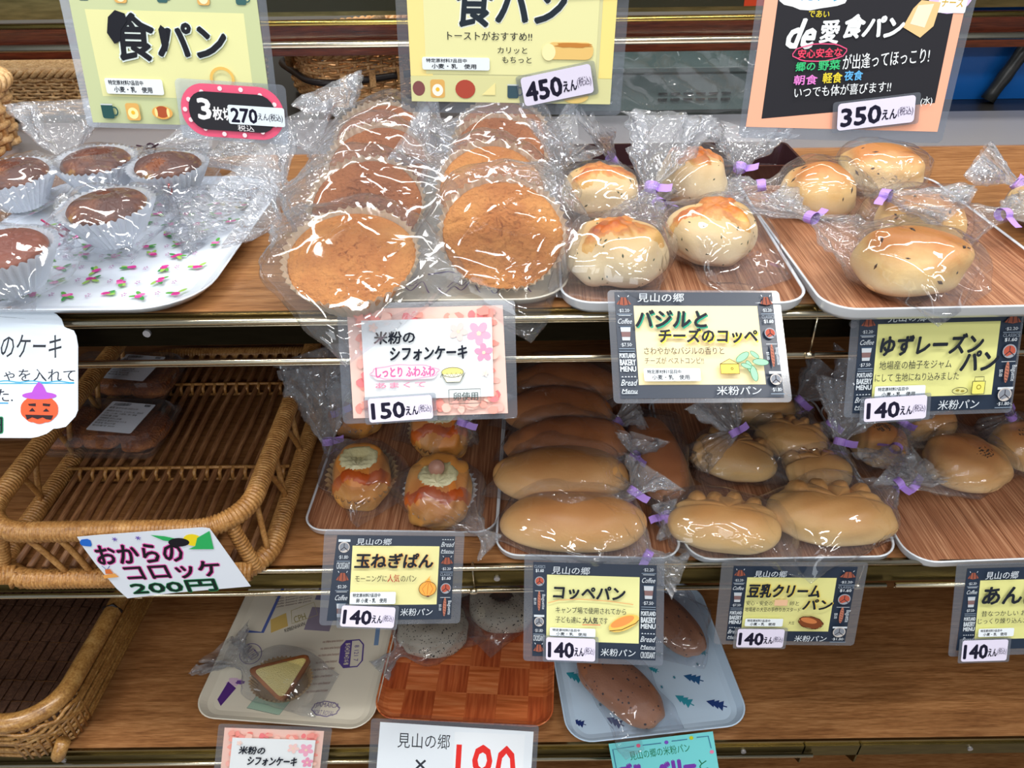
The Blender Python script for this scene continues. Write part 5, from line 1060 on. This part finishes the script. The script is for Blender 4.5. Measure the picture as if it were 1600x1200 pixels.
# baskets on the counter behind
e = empty('fine_wicker_basket', (-.70, 1.375, 1.1005), 0, 'fine pale wicker tray basket behind the rack at the top left', 'basket')
weave_wall(e, rrect(.52, .22, .02, 4)[::-1], .004, .066, 12, 70, -.012, wick, .0021, .0024); braid(e, rrect(.545, .245, .025, 4), .070, .006, wick)
sl = [(x, y, .0) for x, y in rrect(.51, .21, .02, 4)]
b = MB(); b.box(-.25, .25, -.10, .10, .0, .004)
b.build('basket_floor', wick, e)
b = MB()
for k in range(17): b.tube([(-.255, -.10+.0125*k, .052), (.255, -.10+.0125*k, .052)], .0058, 6)
for k in range(50): b.tube([(-.25+.0102*k, -.105, .054), (-.25+.0102*k, .105, .054)], .0046, 6)
b.build('woven_inset', wick, e, True, 'stuff')
e = empty('rough_wicker_basket', (-.215, 1.425, 1.1005), R(30), 'rough brown wicker basket with a black cane band and handle, behind the rack', 'basket')
weave_wall(e, rrect(.29, .20, .05, 6)[::-1], .004, .085, 13, 40, -.014, wick_b, .0027, .0034); braid(e, rrect(.32, .23, .06, 6), .090, .0075, wick_b)
b = MB(); b.tube([(x, y, .047) for x, y in rrect(.325, .235, .06, 8)], .0055, 8, True, 1.0); b.build('black_band', plain('black_cane', srgb(38, 30, 30), .4), e, True)
for k in range(6):
    x = -.12+.048*k; b = MB(); b.box(x-.005, x+.005, -.1245, -.1215, .036, .060); b.build('band_lashing', wick_b, e)
b = MB(); b.tube([(-.165, 0, .06), (-.175, -.03, .115), (-.10, -.09, .105), (-.04, -.12, .135)], .008, 10); b.build('handle', wick, e, True)
b = MB(); b.box(-.12, .12, -.08, .08, 0, .004); b.build('basket_floor', wick_b, e)
# grey box with clear film behind the rack
e = empty('grey_storage_box', (.245, 1.36, 1.1005), 0, 'grey-green plastic storage box with vent slots under clear film, behind the rack', 'box')
gr = plain('grey_green', srgb(96, 116, 114), .35)
V, F = loft([[(x, y, z) for x, y in rrect(.33+g, .2+g, .03, 6)] for z, g in ((0, 0), (.055, .008), (.060, .02), (.066, .02), (.066, .010), (.02, 0))], True, True); mesh('box_body', V, F, gr, e)
b = MB()
for j in range(2):
    for k in range(6): b.box(.0+.02*k-.007, .0+.02*k+.007, -.1045, -.100, .016+.009*j, .0185+.009*j)
b.build('vent_slots', plain('slot_dark', srgb(26, 34, 34), .5), e)
rs = np.random.RandomState(7); nx, nz = 60, 24; X, Z_ = np.meshgrid(np.linspace(-.17, .19, nx), np.linspace(.0, .105, nz)); V = np.stack([X.ravel(), np.full(X.size, -.116), Z_.ravel()], 1); V[:, 1] += crumple(V, rs, .004, .05)
mesh('film_cover', V, [(j*nx+i, j*nx+i+1, (j+1)*nx+i+1, (j+1)*nx+i) for j in range(nz-1) for i in range(nx-1)], FILM2, e, True)
# blue board with dark post
e = empty('blue_board', (.84, 1.30, 1.1005), 0, 'bright blue board standing upright behind the rack at the right', 'board')
b = MB(); b.box(-.26, .4, 0, .012, 0, .2); b.build('board_sheet', plain('blue_sheet', srgb(20, 104, 190), .35), e)
e = empty('dark_cane_pole', (.80, 1.285, 1.1005), 0, 'dark jointed cane pole leaning against the blue board', 'pole')
b = MB(); b.tube([(-.022+.0052*k, -.004, .0035+.012*k) for k in range(14)], lambda i: .0105 if i % 3 else .0118, 12); b.build('cane', plain('dark_cane', srgb(44, 46, 46), .3), e, True)
# dark box behind the basil buns
e = empty('dark_lacquer_tray', (.20, .925, Z1+.0005), 0, 'dark brown lacquered tray behind the basil buns', 'tray')
V, F = loft([[(x, y, z) for x, y in rrect(.30+g, .09+g, .012, 5)] for z, g in ((0, -.01), (.030, 0), (.030, -.006), (.004, -.014))], True, True); mesh('tray_body', V, F, plain('dark_lacquer', srgb(52, 30, 34), .25, coat=.5), e)
# ---------------- bamboo basket on the lowest shelf ----------------
bamb = wood('bamboo', srgb(128, 86, 42), srgb(170, 124, 66), srgb(200, 158, 96), stretch=(12, 12, 12), scale=6, rough=.32, coat=.4)
bf = wood('bamboo_floor', srgb(52, 34, 26), srgb(84, 58, 44), srgb(116, 84, 64), stretch=(40, 40, 10), scale=6, rough=.5)
e = empty('bamboo_basket', (-.79, .78, Z3+.001), R(-3), 'dark woven bamboo basket with a thick round rim, at the left of the lowest shelf', 'basket')
w, d = .40, .42
rimp = [(x, y, .083) for x, y in rrect(w, d, .06, 10)]; b = MB(); b.tube(rimp, .0125, 14, True); b.build('bamboo_rim', bamb, e, True)
b = MB(); b.tube([(x, y, .071) for x, y in rrect(w-.03, d-.03, .05, 10)], .003, 8, True); b.build('inner_cane', bamb, e, True)
rnd = random.Random(3)
for j in range(9):
    b = MB(); z0_ = .010+.0075*j
    b.tube([(x*(1+.004*sin(k*1.9+j)), y*(1+.004*sin(k*2.3+j*2)), z0_+.003*sin(k*1.3+j*1.7)) for k, (x, y) in enumerate(rrect(w+.002+.002*j, d+.002+.002*j, .06, 12))], .0028, 7, True); b.build('side_strand', bamb, e, True)
b = MB()
for k in range(44):
    q = rrect(w+.012, d+.012, .06, 10)[k]; b.tube([(q[0]*.98, q[1]*.98, .004), (q[0], q[1], .04), (q[0]*.995, q[1]*.995, .078)], .0022, 6)
b.build('side_stakes', bamb, e, True, 'stuff')
b = MB(); nb = 24
for i in range(nb):
    x0 = -w/2+.012+(w-.024)*i/nb
    for j in range(12):
        y0 = -d/2+.012+(d-.024)*j/12; up = .0016*((i+j*5) % 3 == 0); b.box(x0, x0+(w-.024)/nb*.86, y0+.001, y0+(d-.024)/12-.001, .006, .0075+up)
b.build('woven_floor', bf, e, False, 'stuff')
for s in (-1, 1):
    b = MB(); b.tube([(w/2-.02, s*(d/2-.015), .005), (w/2-.005, s*(d/2+.005), .02), (w/2+.004, s*(d/2-.004), .04)], .009, 10); b.build('corner_cane', bamb, e, True)
b = MB(); b.tube([(w/2+.013, -.03, .083), (w/2+.004, -.03, .0965), (w/2-.012, -.031, .090), (w/2-.0125, -.031, .076), (w/2, -.03, .068), (w/2+.013, -.03, .083)], .002, 8); b.build('black_tie', plain('black_cane', srgb(38, 30, 30), .4), e, True)
